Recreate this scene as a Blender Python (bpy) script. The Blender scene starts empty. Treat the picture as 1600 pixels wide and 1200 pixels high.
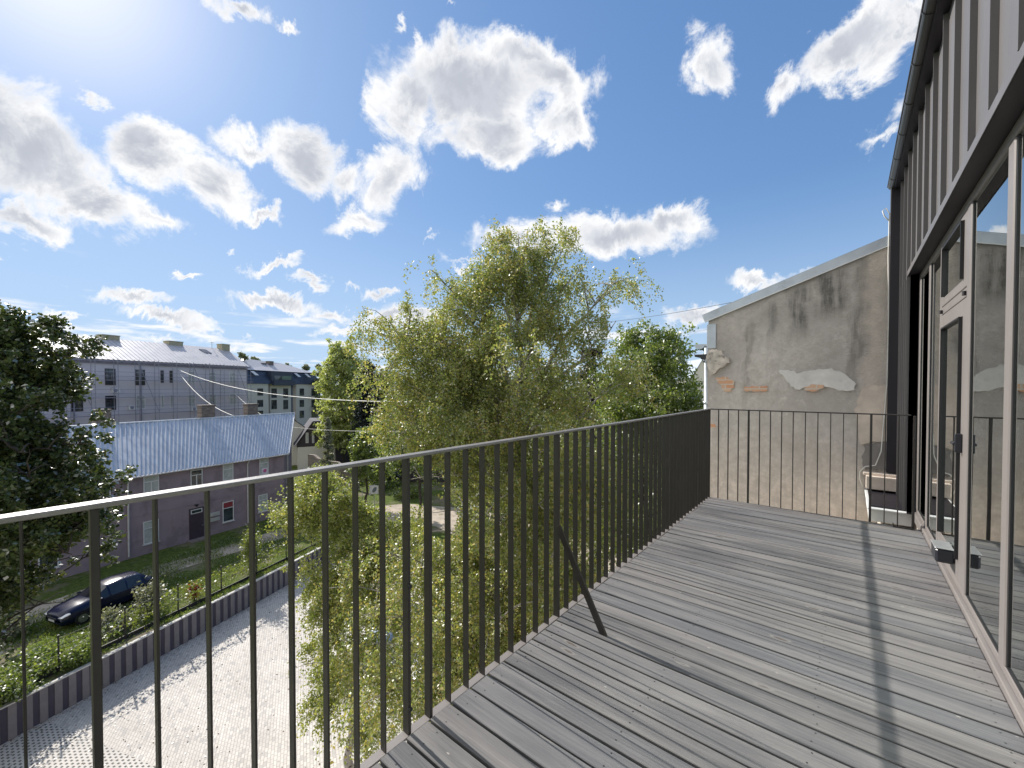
import bpy, math, random
import numpy as np
from math import sin, cos, pi, radians, sqrt
from mathutils import Vector, Matrix

# ------------------------------------------------------------------ camera, sky, sun, exposure
S = bpy.context.scene
F0 = 645.0; YAW = radians(39.2); PIT = radians(-1.0); SHIFT = .0102; CH = 1.45
cam = bpy.data.objects.new("camera", bpy.data.cameras.new("camera"))
S.collection.objects.link(cam); S.camera = cam
cam.location = (0, 0, CH); cam.rotation_euler = (radians(90) + PIT, 0, YAW)
cam.data.sensor_width = 36; cam.data.lens = 36 * F0 / 1600; cam.data.shift_y = SHIFT
cam.data.clip_start = .05; cam.data.clip_end = 3000

_f = np.array([-sin(YAW) * cos(PIT), cos(YAW) * cos(PIT), sin(PIT)])
_r = np.array([cos(YAW), sin(YAW), 0.]); _u = np.cross(_r, _f)
_h = np.array([-sin(YAW), cos(YAW), 0.]); C0 = np.array([0, 0, CH])
def ray(u, v):
    d = _f + (u - 800) / F0 * _r + (600 - v + SHIFT * 1600) / F0 * _u
    return d / (d @ _h)
def at(u, v, d): return C0 + ray(u, v) * d
def onz(u, v, z): r = ray(u, v); return C0 + r * (z - CH) / r[2]
def onx(u, v, X): r = ray(u, v); return C0 + r * X / r[0]
def ony(u, v, Y): r = ray(u, v); return C0 + r * Y / r[1]

SUN_AZ = radians(87.5)      # left of +Y
SUN_EL = radians(36.4)
SD = np.array([-sin(SUN_AZ) * cos(SUN_EL), cos(SUN_AZ) * cos(SUN_EL), sin(SUN_EL)])
sl = bpy.data.lights.new("sun", 'SUN'); sl.energy = 3.7; sl.angle = radians(.53); sl.color = (1, .94, .86)
so = bpy.data.objects.new("sun", sl); S.collection.objects.link(so)
so.rotation_euler = Vector(SD).to_track_quat('Z', 'Y').to_euler(); so.location = (-30, 0, 40)

S.view_settings.view_transform = 'Standard'; S.view_settings.look = 'None'
S.view_settings.exposure = 0.72; S.view_settings.gamma = 1
try: S.view_settings.use_curve_mapping = False
except Exception: pass

class NT:
    def __init__(s, nt): s.t = nt; s.n = nt.nodes; s.l = nt.links
    def new(s, typ, ins=None, **kw):
        n = s.n.new(typ)
        for k, v in kw.items(): setattr(n, k, v)
        if ins:
            for k, v in ins.items():
                if v is None: continue
                if hasattr(v, 'is_linked'): s.l.new(v, n.inputs[k])
                else: n.inputs[k].default_value = v
        return n
    def math(s, op, a, b=None, c=None, clamp=False):
        n = s.n.new('ShaderNodeMath'); n.operation = op; n.use_clamp = clamp
        for i, v in enumerate((a, b, c)):
            if v is None: continue
            if hasattr(v, 'is_linked'): s.l.new(v, n.inputs[i])
            else: n.inputs[i].default_value = v
        return n.outputs[0]
    def vmath(s, op, a, b=None, scale=None):
        n = s.n.new('ShaderNodeVectorMath'); n.operation = op
        for i, v in enumerate((a, b)):
            if v is None: continue
            if hasattr(v, 'is_linked'): s.l.new(v, n.inputs[i])
            else: n.inputs[i].default_value = v
        if scale is not None: n.inputs['Scale'].default_value = scale
        return n.outputs['Value'] if op in ('LENGTH', 'DOT_PRODUCT', 'DISTANCE') else n.outputs[0]
    def noise(s, vec, scale, detail=4, rough=.55, dist=0, out='Fac'):
        n = s.new('ShaderNodeTexNoise', {'Vector': vec, 'Scale': scale, 'Detail': detail, 'Roughness': rough, 'Distortion': dist})
        return n.outputs[out]
    def ramp(s, fac, stops, interp='LINEAR'):
        n = s.n.new('ShaderNodeValToRGB'); s.l.new(fac, n.inputs[0]); cr = n.color_ramp; cr.interpolation = interp
        while len(cr.elements) < len(stops): cr.elements.new(.5)
        for e, (p, c) in zip(cr.elements, stops):
            e.position = p; e.color = (c, c, c, 1) if not hasattr(c, '__len__') else (*c, 1)
        return n.outputs[0]
    def mix(s, fac, a, b, mode='MIX'):
        n = s.n.new('ShaderNodeMix'); n.data_type = 'RGBA'; n.blend_type = mode
        for k, v in (('Factor', fac), ('A', a), ('B', b)):
            sock = [i for i in n.inputs if i.name == k and (i.type == 'RGBA' or (k == 'Factor' and i.type == 'VALUE'))][0]
            if hasattr(v, 'is_linked'): s.l.new(v, sock)
            else: sock.default_value = (*v, 1) if hasattr(v, '__len__') and len(v) == 3 else v
        return [o for o in n.outputs if o.type == 'RGBA'][0]
    def smooth(s, x, lo, hi):
        n = s.new('ShaderNodeMapRange', {'Value': x, 'From Min': lo, 'From Max': hi}, interpolation_type='SMOOTHSTEP')
        return n.outputs[0]

W = bpy.data.worlds.new("World"); S.world = W; W.use_nodes = True
w = NT(W.node_tree); w.n.clear()
sky = w.new('ShaderNodeTexSky', sky_type='NISHITA', sun_disc=False, sun_elevation=SUN_EL, sun_rotation=-SUN_AZ,
            air_density=1.15, dust_density=.7, ozone_density=3.0, altitude=50)
tc = w.new('ShaderNodeTexCoord').outputs['Generated']
def build_clouds():
    # each cloud: direction given as (azimuth/elevation via the view grid), half sizes, tilt, thickness
    L = [(-20,190,150,95,25,1),(60,255,130,85,30,1),(150,315,120,40,22,.85),(30,345,150,32,4,.8),(235,340,60,20,15,.6),
         (235,245,95,55,12,1),(330,290,85,48,28,.95),(385,225,75,34,15,.75),(480,250,75,52,5,1),(410,338,40,19,3,.7),(540,285,50,35,0,.7),
         (615,275,72,48,-35,.85),(560,345,62,28,-18,.7),
         (740,140,150,85,8,1.15),(860,125,90,68,18,1.05),(640,165,62,66,10,.9),(770,210,95,52,0,1),(890,185,60,48,-10,.9),(820,90,90,50,10,.8),(595,150,26,38,-35,.6),
         (360,12,60,26,18,.8),(455,52,32,14,20,.6),(617,25,17,17,-20,.5),(648,58,15,26,15,.5),(700,18,12,8,0,.4),
         (1110,105,48,55,-20,.75),(1225,120,34,40,0,.7),(1330,75,115,55,-22,1),(1410,35,60,36,-20,.85),(1375,215,42,16,-8,.55),
         (1395,180,50,22,-40,.4),
         (950,365,150,42,-2,1),(1045,350,60,32,-8,.9),(830,375,110,38,-3,.8),(715,405,38,9,0,.5),(865,318,20,12,-20,.4),
         (1190,438,75,17,-9,.75),(1080,500,52,24,-5,.8),(205,472,82,17,2,.8),(265,498,105,13,5,.8),(430,474,82,17,4,.85),(515,488,55,10,2,.7),
         (598,460,36,12,3,.75),(480,440,38,11,2,.7),(425,418,52,12,-2,.7),(292,430,32,9,2,.7),(128,155,30,14,20,.55),(5,400,36,14,10,.7),
         (630,500,80,17,3,.8),(370,395,14,6,0,.4),(665,376,16,7,0,.4),(545,450,16,7,0,.4),(105,500,55,10,5,.6),(330,530,110,9,2,.6),
         (560,515,90,9,2,.6),(60,520,60,9,0,.6),
         (-260,300,120,60,10,1),(-420,120,150,80,-10,1),(1750,250,130,60,-15,1),(1700,420,110,30,0,.9),(1000,-160,160,70,10,1),(500,-220,140,60,0,1),(1950,100,150,80,10,1)]
    nz = w.noise(tc, 9.0, 10, .66, .35, out='Color')
    off = w.vmath('SCALE', w.vmath('SUBTRACT', nz, (.5, .5, .5)), scale=.17)
    p = w.vmath('ADD', tc, off)
    Fm = None
    for (u, v, a, b, rot, amp) in L:
        c = ray(u, v); c = c / np.linalg.norm(c); q = radians(rot)
        e1 = ray(u + 5 * cos(q), v + 5 * sin(q)); e1 /= np.linalg.norm(e1); e1 = (e1 - c) / 5 * a
        e2 = ray(u - 5 * sin(q), v + 5 * cos(q)); e2 /= np.linalg.norm(e2); e2 = (e2 - c) / 5 * b
        s1 = np.linalg.norm(e1); s2 = np.linalg.norm(e2)
        x = e1 / s1; x = x - c * (x @ c); x /= np.linalg.norm(x); y = np.cross(c, x)
        M = Matrix(((x[0], y[0], c[0]), (x[1], y[1], c[1]), (x[2], y[2], c[2])))
        m = w.new('ShaderNodeMapping', {'Vector': p, 'Location': tuple(c), 'Rotation': M.to_euler(), 'Scale': (s1 * 1.04, s2 * 1.04, .6)}, vector_type='TEXTURE')
        d = w.vmath('LENGTH', m.outputs[0])
        f = w.math('MULTIPLY_ADD', d, -amp, amp)
        Fm = f if Fm is None else w.math('SMOOTH_MAX', Fm, f, .08)
    n2 = w.noise(tc, 16, 8, .6, .1)
    dens = w.math('MULTIPLY_ADD', w.math('SUBTRACT', n2, .5), .95, Fm)
    a1 = w.smooth(dens, .0, .46)
    core = w.smooth(w.math('MULTIPLY_ADD', w.math('SUBTRACT', w.noise(tc, 6, 4, .55), .5), .55, Fm), .26, .9)
    # small fair weather clouds receding to the horizon (flat layer seen in perspective)
    sx = w.new('ShaderNodeSeparateXYZ', {0: tc})
    zz = w.math('ADD', w.math('MAXIMUM', sx.outputs[2], 0.0), .035)
    pl = w.new('ShaderNodeCombineXYZ', {0: w.math('DIVIDE', sx.outputs[0], zz), 1: w.math('DIVIDE', sx.outputs[1], zz), 2: 0.0}).outputs[0]
    n3 = w.noise(pl, .62, 7, .58, .2)
    band = w.ramp(sx.outputs[2], [(0, .62), (.03, .62), (.13, .56), (.2, .3), (.3, .0)])
    a2 = w.smooth(w.math('ADD', n3, w.math('MULTIPLY', w.math('SUBTRACT', band, .5), .45)), .53, .66)
    a2 = w.math('MULTIPLY', a2, w.smooth(sx.outputs[2], .27, .14))
    back = w.smooth(w.vmath('DOT_PRODUCT', tc, (0.0, -1.0, .0)), .05, .3)      # unseen cloud added behind the viewer to brighten the shaded faces
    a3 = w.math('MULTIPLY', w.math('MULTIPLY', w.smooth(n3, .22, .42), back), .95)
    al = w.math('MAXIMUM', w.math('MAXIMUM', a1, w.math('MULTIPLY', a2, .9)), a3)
    grey = w.math('MAXIMUM', core, w.math('MULTIPLY', w.smooth(n3, .6, .78), .45))
    return al, grey, sx.outputs[2]
al, grey, dz = build_clouds()
shade = w.noise(tc, 22, 6, .6)
cc = w.mix(grey, (6.5, 6.5, 6.5), (3.3, 3.5, 3.95))
cc = w.mix(w.math('MULTIPLY', w.smooth(shade, .42, .62), .3), cc, (4.7, 4.9, 5.3))
skyc = w.vmath('MULTIPLY', sky.outputs[0], (.98, 1.36, 1.85))
skyc = w.vmath('DIVIDE', skyc, w.vmath('ADD', w.vmath('DIVIDE', skyc, w.vmath('ADD', (3.6, 5.2, 8.0), w.vmath('MULTIPLY', (8.0, 4.8, 2.6), w.math('POWER', w.math('MAXIMUM', w.vmath('DOT_PRODUCT', tc, tuple(SD)), 0.0), 90)))), (1, 1, 1)))   # bright aureole rolls off
skyc = w.mix(w.smooth(dz, .42, .0), skyc, w.mix(.6, skyc, (3.6, 4.7, 6.0)))
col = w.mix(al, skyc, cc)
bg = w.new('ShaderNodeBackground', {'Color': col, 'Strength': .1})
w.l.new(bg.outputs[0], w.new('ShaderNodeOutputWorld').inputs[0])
try: W.cycles.sampling_method = 'MANUAL'; W.cycles.sample_map_resolution = 512
except Exception: pass
S.cycles.max_bounces = 8; S.cycles.diffuse_bounces = 3; S.cycles.transparent_max_bounces = 12
S.cycles.use_denoising = True

# ------------------------------------------------------------------ helpers
COL = S.collection
class MB:
    """collects shapes for ONE mesh"""
    def __init__(s): s.v = []; s.f = []; s.m = []; s.k = 0
    def add(s, vs, fs):
        o = len(s.v); s.v += [tuple(map(float, p)) for p in vs]
        for f in fs: s.f.append(tuple(i + o for i in f)); s.m.append(s.k)
        return s
    def box(s, x0, x1, y0, y1, z0, z1, bev=0):
        if bev:
            b = min(bev, abs(x1 - x0) / 2.2, abs(y1 - y0) / 2.2, abs(z1 - z0) / 2.2)
            vs = []
            for x, sx in ((x0, 1), (x1, -1)):
                for y, sy in ((y0, 1), (y1, -1)):
                    for z, sz in ((z0, 1), (z1, -1)):
                        vs += [(x, y + sy * b, z + sz * b), (x + sx * b, y, z + sz * b), (x + sx * b, y + sy * b, z)]
            I = lambda i, j, k, a: ((i * 2 + j) * 2 + k) * 3 + a
            fs = []
            for i in (0, 1): fs.append([I(i, 0, 0, 0), I(i, 0, 1, 0), I(i, 1, 1, 0), I(i, 1, 0, 0)][::(1 if i == 0 else -1)])
            for j in (0, 1): fs.append([I(0, j, 0, 1), I(1, j, 0, 1), I(1, j, 1, 1), I(0, j, 1, 1)][::(1 if j == 0 else -1)])
            for k in (0, 1): fs.append([I(0, 0, k, 2), I(0, 1, k, 2), I(1, 1, k, 2), I(1, 0, k, 2)][::(1 if k == 0 else -1)])
            for i in (0, 1):
                for j in (0, 1): fs.append([I(i, j, 0, 0), I(i, j, 0, 1), I(i, j, 1, 1), I(i, j, 1, 0)])
            for i in (0, 1):
                for k in (0, 1): fs.append([I(i, 0, k, 0), I(i, 0, k, 2), I(i, 1, k, 2), I(i, 1, k, 0)])
            for j in (0, 1):
                for k in (0, 1): fs.append([I(0, j, k, 1), I(0, j, k, 2), I(1, j, k, 2), I(1, j, k, 1)])
            for i in (0, 1):
                for j in (0, 1):
                    for k in (0, 1): fs.append([I(i, j, k, 0), I(i, j, k, 1), I(i, j, k, 2)])
            return s.add(vs, fs)
        return s.add([(x0, y0, z0), (x1, y0, z0), (x1, y1, z0), (x0, y1, z0), (x0, y0, z1), (x1, y0, z1), (x1, y1, z1), (x0, y1, z1)],
                     [(0, 3, 2, 1), (4, 5, 6, 7), (0, 1, 5, 4), (1, 2, 6, 5), (2, 3, 7, 6), (3, 0, 4, 7)])
    def quad(s, a, b, c, d): return s.add([a, b, c, d], [(0, 1, 2, 3)])
    def prism(s, poly, vec):
        n = len(poly); vec = np.array(vec); top = [tuple(np.array(p) + vec) for p in poly]
        return s.add(list(poly) + top, [tuple(range(n))[::-1], tuple(range(n, 2 * n))] + [(i, (i + 1) % n, n + (i + 1) % n, n + i) for i in range(n)])
    def tube(s, pts, r, n=8, cap=True):
        pts = [np.array(p, float) for p in pts]; rs = r if hasattr(r, '__len__') else [r] * len(pts)
        vs = []; ref = None
        for i, p in enumerate(pts):
            t = pts[min(i + 1, len(pts) - 1)] - pts[max(i - 1, 0)]; t = t / (np.linalg.norm(t) + 1e-9)
            if ref is None: ref = np.cross(t, (0, 0, 1.) if abs(t[2]) < .9 else (1., 0, 0))
            a = ref - t * (ref @ t); a /= np.linalg.norm(a) + 1e-9; ref = a; b = np.cross(t, a)
            for k in range(n):
                q = 2 * pi * k / n + pi / n; vs.append(p + rs[i] * (cos(q) * a + sin(q) * b))
        fs = [(i * n + k, i * n + (k + 1) % n, (i + 1) * n + (k + 1) % n, (i + 1) * n + k) for i in range(len(pts) - 1) for k in range(n)]
        if cap: fs += [tuple(range(n))[::-1], tuple(range((len(pts) - 1) * n, len(pts) * n))]
        return s.add(vs, fs)
def obj(name, mb, mats, parent=None, loc=None, rz=None, smooth=False):
    me = bpy.data.meshes.new(name); me.from_pydata(mb.v, [], mb.f)
    for m in (mats if isinstance(mats, (list, tuple)) else [mats]): me.materials.append(m)
    me.polygons.foreach_set('material_index', mb.m)
    if smooth: me.polygons.foreach_set('use_smooth', [True] * len(mb.f))
    me.update()
    o = bpy.data.objects.new(name, me); COL.objects.link(o)
    if parent: o.parent = parent
    if loc is not None: o.location = loc
    if rz is not None: o.rotation_euler = (0, 0, rz)
    return o
def tag(o, label=None, cat=None, group=None, kind=None):
    if label: o['label'] = label
    if cat: o['category'] = cat
    if group: o['group'] = group
    if kind: o['kind'] = kind
    return o
def empty(name, loc=(0, 0, 0), rz=0, label=None, cat=None, group=None):
    o = bpy.data.objects.new(name, None); COL.objects.link(o); o.location = tuple(map(float, loc)); o.rotation_euler = (0, 0, rz)
    o.empty_display_size = .2
    return tag(o, label, cat, group)
def copy_tree(o, parent=None):
    c = o.copy(); COL.objects.link(c)
    if parent: c.parent = parent
    for ch in list(o.children): copy_tree(ch, c)
    return c

# ------------------------------------------------------------------ materials
def mat(name, base, rough=.7, metal=0, var=.15, vscale=3, bump=0, bscale=40, tint=None, spec=.5, dirt=None, coord='Object', stretch=(1, 1, 1)):
    m = bpy.data.materials.new(name); m.use_nodes = True; t = NT(m.node_tree); t.n.clear()
    tcn = t.new('ShaderNodeTexCoord').outputs[coord]
    v = t.vmath('MULTIPLY', tcn, stretch)
    n1 = t.noise(v, vscale, 6, .6)
    b = np.array(base)
    c = t.ramp(n1, [(.3, tuple(b * (1 - var))), (.7, tuple(np.array(tint) if tint else np.minimum(b * (1 + var), 1)))])
    if dirt: c = t.mix(t.ramp(t.noise(v, dirt[1], 5, .65), [(dirt[2], 0), (dirt[2] + .12, dirt[3])]), c, dirt[0])
    ins = {'Base Color': c, 'Metallic': metal, 'Roughness': t.math('MULTIPLY_ADD', n1, .2, rough - .1, clamp=True), 'Specular IOR Level': spec}
    p = t.new('ShaderNodeBsdfPrincipled', ins)
    if bump:
        bn = t.new('ShaderNodeBump', {'Height': t.noise(v, bscale, 6, .65), 'Strength': bump, 'Distance': .02}); t.l.new(bn.outputs[0], p.inputs['Normal'])
    t.l.new(p.outputs[0], t.new('ShaderNodeOutputMaterial').inputs[0])
    return m
def leafmat(name, cols, trans=.45, rough=.62, tcol=1.6):
    m = bpy.data.materials.new(name); m.use_nodes = True; t = NT(m.node_tree); t.n.clear()
    rnd = t.new('ShaderNodeNewGeometry').outputs['Random Per Island']
    pos = t.new('ShaderNodeNewGeometry').outputs['Position']
    k = t.math('ADD', t.math('MULTIPLY', rnd, .55), t.math('MULTIPLY', t.noise(pos, .8, 4, .6), .45))
    c = t.ramp(k, [(.15 + .7 * i / (len(cols) - 1), q) for i, q in enumerate(cols)])
    d = t.new('ShaderNodeBsdfDiffuse', {'Color': c})
    tr = t.new('ShaderNodeBsdfTranslucent', {'Color': t.mix(1, c, (tcol * 1.05, tcol, tcol * .55), 'MULTIPLY')})
    g = t.new('ShaderNodeBsdfGlossy', {'Color': (1, 1, 1, 1), 'Roughness': rough})
    mx = t.new('ShaderNodeMixShader', {0: trans, 1: d.outputs[0], 2: tr.outputs[0]})
    fr = t.new('ShaderNodeFresnel', {'IOR': 1.38})
    m2 = t.new('ShaderNodeMixShader', {0: t.math('MULTIPLY', fr.outputs[0], .3), 1: mx.outputs[0], 2: g.outputs[0]})
    t.l.new(m2.outputs[0], t.new('ShaderNodeOutputMaterial').inputs[0])
    return m
def glassmat(name, dark=(.02, .025, .03), rough=.03):
    m = bpy.data.materials.new(name); m.use_nodes = True; p = m.node_tree.nodes['Principled BSDF']
    t = NT(m.node_tree); tcn = t.new('ShaderNodeTexCoord').outputs['Object']
    c = t.ramp(t.noise(tcn, 1.3, 2), [(.35, dark), (.65, tuple(np.array(dark) * 3))]); t.l.new(c, p.inputs['Base Color'])
    p.inputs['Roughness'].default_value = rough; p.inputs['Specular IOR Level'].default_value = .8
    return m
def wood_mat():
    m = bpy.data.materials.new('weathered_decking'); m.use_nodes = True; t = NT(m.node_tree); t.n.clear()
    geo = t.new('ShaderNodeNewGeometry'); rnd = geo.outputs['Random Per Island']; pos = geo.outputs['Position']
    off = t.new('ShaderNodeCombineXYZ', {0: t.math('MULTIPLY', rnd, 37.), 1: 0.0, 2: t.math('MULTIPLY', rnd, 91.)}).outputs[0]
    p = t.vmath('ADD', pos, off)
    # knots: sparse cells; grain bends round them
    kv = t.vmath('MULTIPLY', t.vmath('ADD', p, t.vmath('SCALE', t.noise(p, 9, 3, .5, out='Color'), scale=.05)), (3.2, 11.0, 1.0))
    vor = t.new('ShaderNodeTexVoronoi', {'Vector': kv, 'Scale': 1.0, 'Randomness': 1.0})
    kd = vor.outputs['Distance']; sel = t.math('GREATER_THAN', t.new('ShaderNodeSeparateColor', {0: vor.outputs['Color']}).outputs[0], .72)
    kn = t.math('MULTIPLY', t.smooth(kd, .26, .02), sel)
    warp = t.vmath('ADD', p, t.new('ShaderNodeCombineXYZ', {0: 0.0, 1: t.math('MULTIPLY', kn, .03), 2: 0.0}).outputs[0])
    warp = t.vmath('ADD', warp, t.vmath('SCALE', t.noise(t.vmath('MULTIPLY', p, (1.2, 3, 1)), 1.5, 3, .5, out='Color'), scale=.022))
    g1 = t.noise(t.vmath('MULTIPLY', warp, (1.1, 62, 1)), 1.0, 6, .68)
    g2 = t.noise(t.vmath('MULTIPLY', warp, (2.5, 240, 1)), 1.0, 4, .65)
    big = t.noise(t.vmath('MULTIPLY', p, (1.0, 7, 1)), 1.3, 4, .6)
    c = t.ramp(g1, [(.22, (.05, .052, .057)), (.45, (.108, .107, .11)), (.62, (.158, .156, .156)), (.8, (.215, .21, .206))])
    c = t.mix(t.ramp(g2, [(.36, .85), (.60, 0)]), c, (.07, .07, .078))
    c = t.mix(t.ramp(big, [(.42, 0), (.7, .5)]), c, (.30, .285, .27))
    c = t.mix(t.ramp(t.math('FRACT', t.math('MULTIPLY', rnd, 7.3)), [(0, .45), (.5, 0), (1, .0)]), c, (.16, .165, .18))
    c = t.mix(t.ramp(t.math('FRACT', t.math('MULTIPLY', rnd, 3.7)), [(.55, 0), (1, .28)]), c, (.28, .262, .25))
    c = t.mix(t.smooth(kn, .45, .85), c, (.10, .085, .075))
    c = t.mix(t.math('MULTIPLY', t.smooth(kn, .12, .4), t.smooth(kn, .62, .42)), c, (.20, .19, .18))
    spk = t.new('ShaderNodeTexVoronoi', {'Vector': t.vmath('MULTIPLY', p, (9, 22, 1)), 'Scale': 1.0})
    sp = t.math('MULTIPLY', t.math('LESS_THAN', spk.outputs['Distance'], .075), t.math('GREATER_THAN', t.new('ShaderNodeSeparateColor', {0: spk.outputs['Color']}).outputs[1], .9))
    c = t.mix(t.math('MULTIPLY', sp, .5), c, (.5, .47, .42))
    b = t.new('ShaderNodeBump', {'Height': t.math('ADD', g1, t.math('MULTIPLY', g2, .6)), 'Strength': .55, 'Distance': .004})
    pr = t.new('ShaderNodeBsdfPrincipled', {'Base Color': c, 'Roughness': .72, 'Normal': b.outputs[0], 'Specular IOR Level': .35})
    t.l.new(pr.outputs[0], t.new('ShaderNodeOutputMaterial').inputs[0])
    return m
def stucco_mat():
    """weathered rendered firewall; stains have a fixed place on the wall (world X, Z)"""
    m = bpy.data.materials.new('weathered_render'); m.use_nodes = True; t = NT(m.node_tree); t.n.clear()
    pos = t.new('ShaderNodeNewGeometry').outputs['Position']
    sp = t.new('ShaderNodeSeparateXYZ', {0: pos}); X, Z = sp.outputs[0], sp.outputs[2]
    n = t.noise(pos, 1.1, 7, .62, .3); f = t.noise(pos, 9, 8, .7); g = t.noise(t.vmath('MULTIPLY', pos, (15, 1, 1.6)), 1.0, 8, .72)
    c = t.ramp(n, [(.28, (.43, .405, .39)), (.5, (.61, .575, .55)), (.72, (.74, .70, .665))])
    c = t.mix(t.smooth(Z, 1.0, -.4), c, t.mix(f, (.68, .605, .555), (.82, .735, .67)))
    c = t.mix(t.ramp(f, [(.4, .35), (.62, 0)]), c, (.36, .33, .30))
    c = t.mix(t.ramp(g, [(.5, 0), (.75, .4)]), c, (.40, .37, .34))
    w1 = t.math('ADD', X, t.math('MULTIPLY', t.math('SUBTRACT', t.noise(pos, 3, 5), .5), .35))
    def stain(c, x0, w_, ztop, zbot, col, amt, gs=1):
        fx = t.math('SUBTRACT', 1, t.math('ABSOLUTE', t.math('DIVIDE', t.math('SUBTRACT', w1, x0), w_)), clamp=True)
        fz = t.math('MULTIPLY', t.smooth(Z, zbot, (zbot + ztop) / 2), t.smooth(Z, ztop + .12, ztop - .05))
        k = t.math('MULTIPLY', t.math('MULTIPLY', t.smooth(fx, 0, .7), fz), t.math('MULTIPLY', t.smooth(t.math('ADD', g, t.math('MULTIPLY', f, .5)), .45, .95), amt))
        return t.mix(t.math('MINIMUM', k, 1), c, col)
    c = stain(c, -.62, .17, 2.95, 2.1, (.17, .165, .155), 1.15)
    c = stain(c, -.22, .26, 3.12, 2.35, (.16, .155, .145), 1.15)
    c = stain(c, -.95, .1, 2.75, 2.1, (.25, .24, .225), 1.0)
    c = stain(c, .15, .12, 3.3, 1.3, (.27, .255, .235), .9)
    c = stain(c, .06, .10, 2.6, .9, (.26, .245, .23), .9)
    c = stain(c, -1.3, .06, 2.5, .9, (.30, .28, .26), .8)
    # greyer damp area below the cement patch, warmer plaster to the right
    k = t.math('MULTIPLY', t.smooth(t.math('ABSOLUTE', t.math('SUBTRACT', w1, -.25)), .75, .3), t.smooth(t.math('ABSOLUTE', t.math('SUBTRACT', Z, 1.35)), .55, .15))
    c = t.mix(t.math('MULTIPLY', k, .55), c, (.44, .425, .40))
    c = t.mix(t.math('MULTIPLY', t.smooth(w1, .08, .28), .7), c, t.mix(f, (.58, .51, .44), (.76, .68, .59)))
    wh = t.math('MULTIPLY', t.smooth(t.noise(pos, 5.5, 7, .7), .58, .7), t.smooth(t.math('ABSOLUTE', t.math('SUBTRACT', Z, 1.15)), .4, .1))
    c = t.mix(t.math('MULTIPLY', wh, .6), c, (.80, .78, .74))
    c = t.mix(t.ramp(t.noise(pos, 26, 6, .75), [(.40, .22), (.6, 0)]), c, (.40, .365, .33))
    h = t.math('ADD', t.math('MULTIPLY', n, 1.2), t.math('ADD', t.math('MULTIPLY', f, .5), t.math('MULTIPLY', t.noise(pos, 45, 5, .7), .25)))
    b = t.new('ShaderNodeBump', {'Height': h, 'Strength': .9, 'Distance': .06})
    pr = t.new('ShaderNodeBsdfPrincipled', {'Base Color': c, 'Roughness': .9, 'Normal': b.outputs[0], 'Specular IOR Level': .2})
    t.l.new(pr.outputs[0], t.new('ShaderNodeOutputMaterial').inputs[0])
    return m
def brick_mat(name, c1, c2, mortar, scale, coord='Object', rot=(pi / 2, 0, 0), bw=.25, rh=.075, ms=.010, rough=.85, off=.5, bump=.5):
    m = bpy.data.materials.new(name); m.use_nodes = True; t = NT(m.node_tree); t.n.clear()
    v = t.new('ShaderNodeMapping', {'Vector': t.new('ShaderNodeTexCoord').outputs[coord], 'Rotation': rot}).outputs[0]
    b = t.new('ShaderNodeTexBrick', {'Vector': v, 'Color1': (*c1, 1), 'Color2': (*c2, 1), 'Mortar': (*mortar, 1), 'Scale': scale,
                                     'Mortar Size': ms, 'Brick Width': bw, 'Row Height': rh, 'Mortar Smooth': .2}, offset=off)
    n = t.noise(v, 6, 6, .65)
    c = t.mix(t.ramp(n, [(.3, .4), (.6, 0)]), b.outputs[0], mortar)
    bp = t.new('ShaderNodeBump', {'Height': t.math('SUBTRACT', t.math('MULTIPLY', n, .4), b.outputs['Fac']), 'Strength': bump, 'Distance': .01})
    pr = t.new('ShaderNodeBsdfPrincipled', {'Base Color': c, 'Roughness': rough, 'Normal': bp.outputs[0]})
    t.l.new(pr.outputs[0], t.new('ShaderNodeOutputMaterial').inputs[0])
    return m
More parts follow.
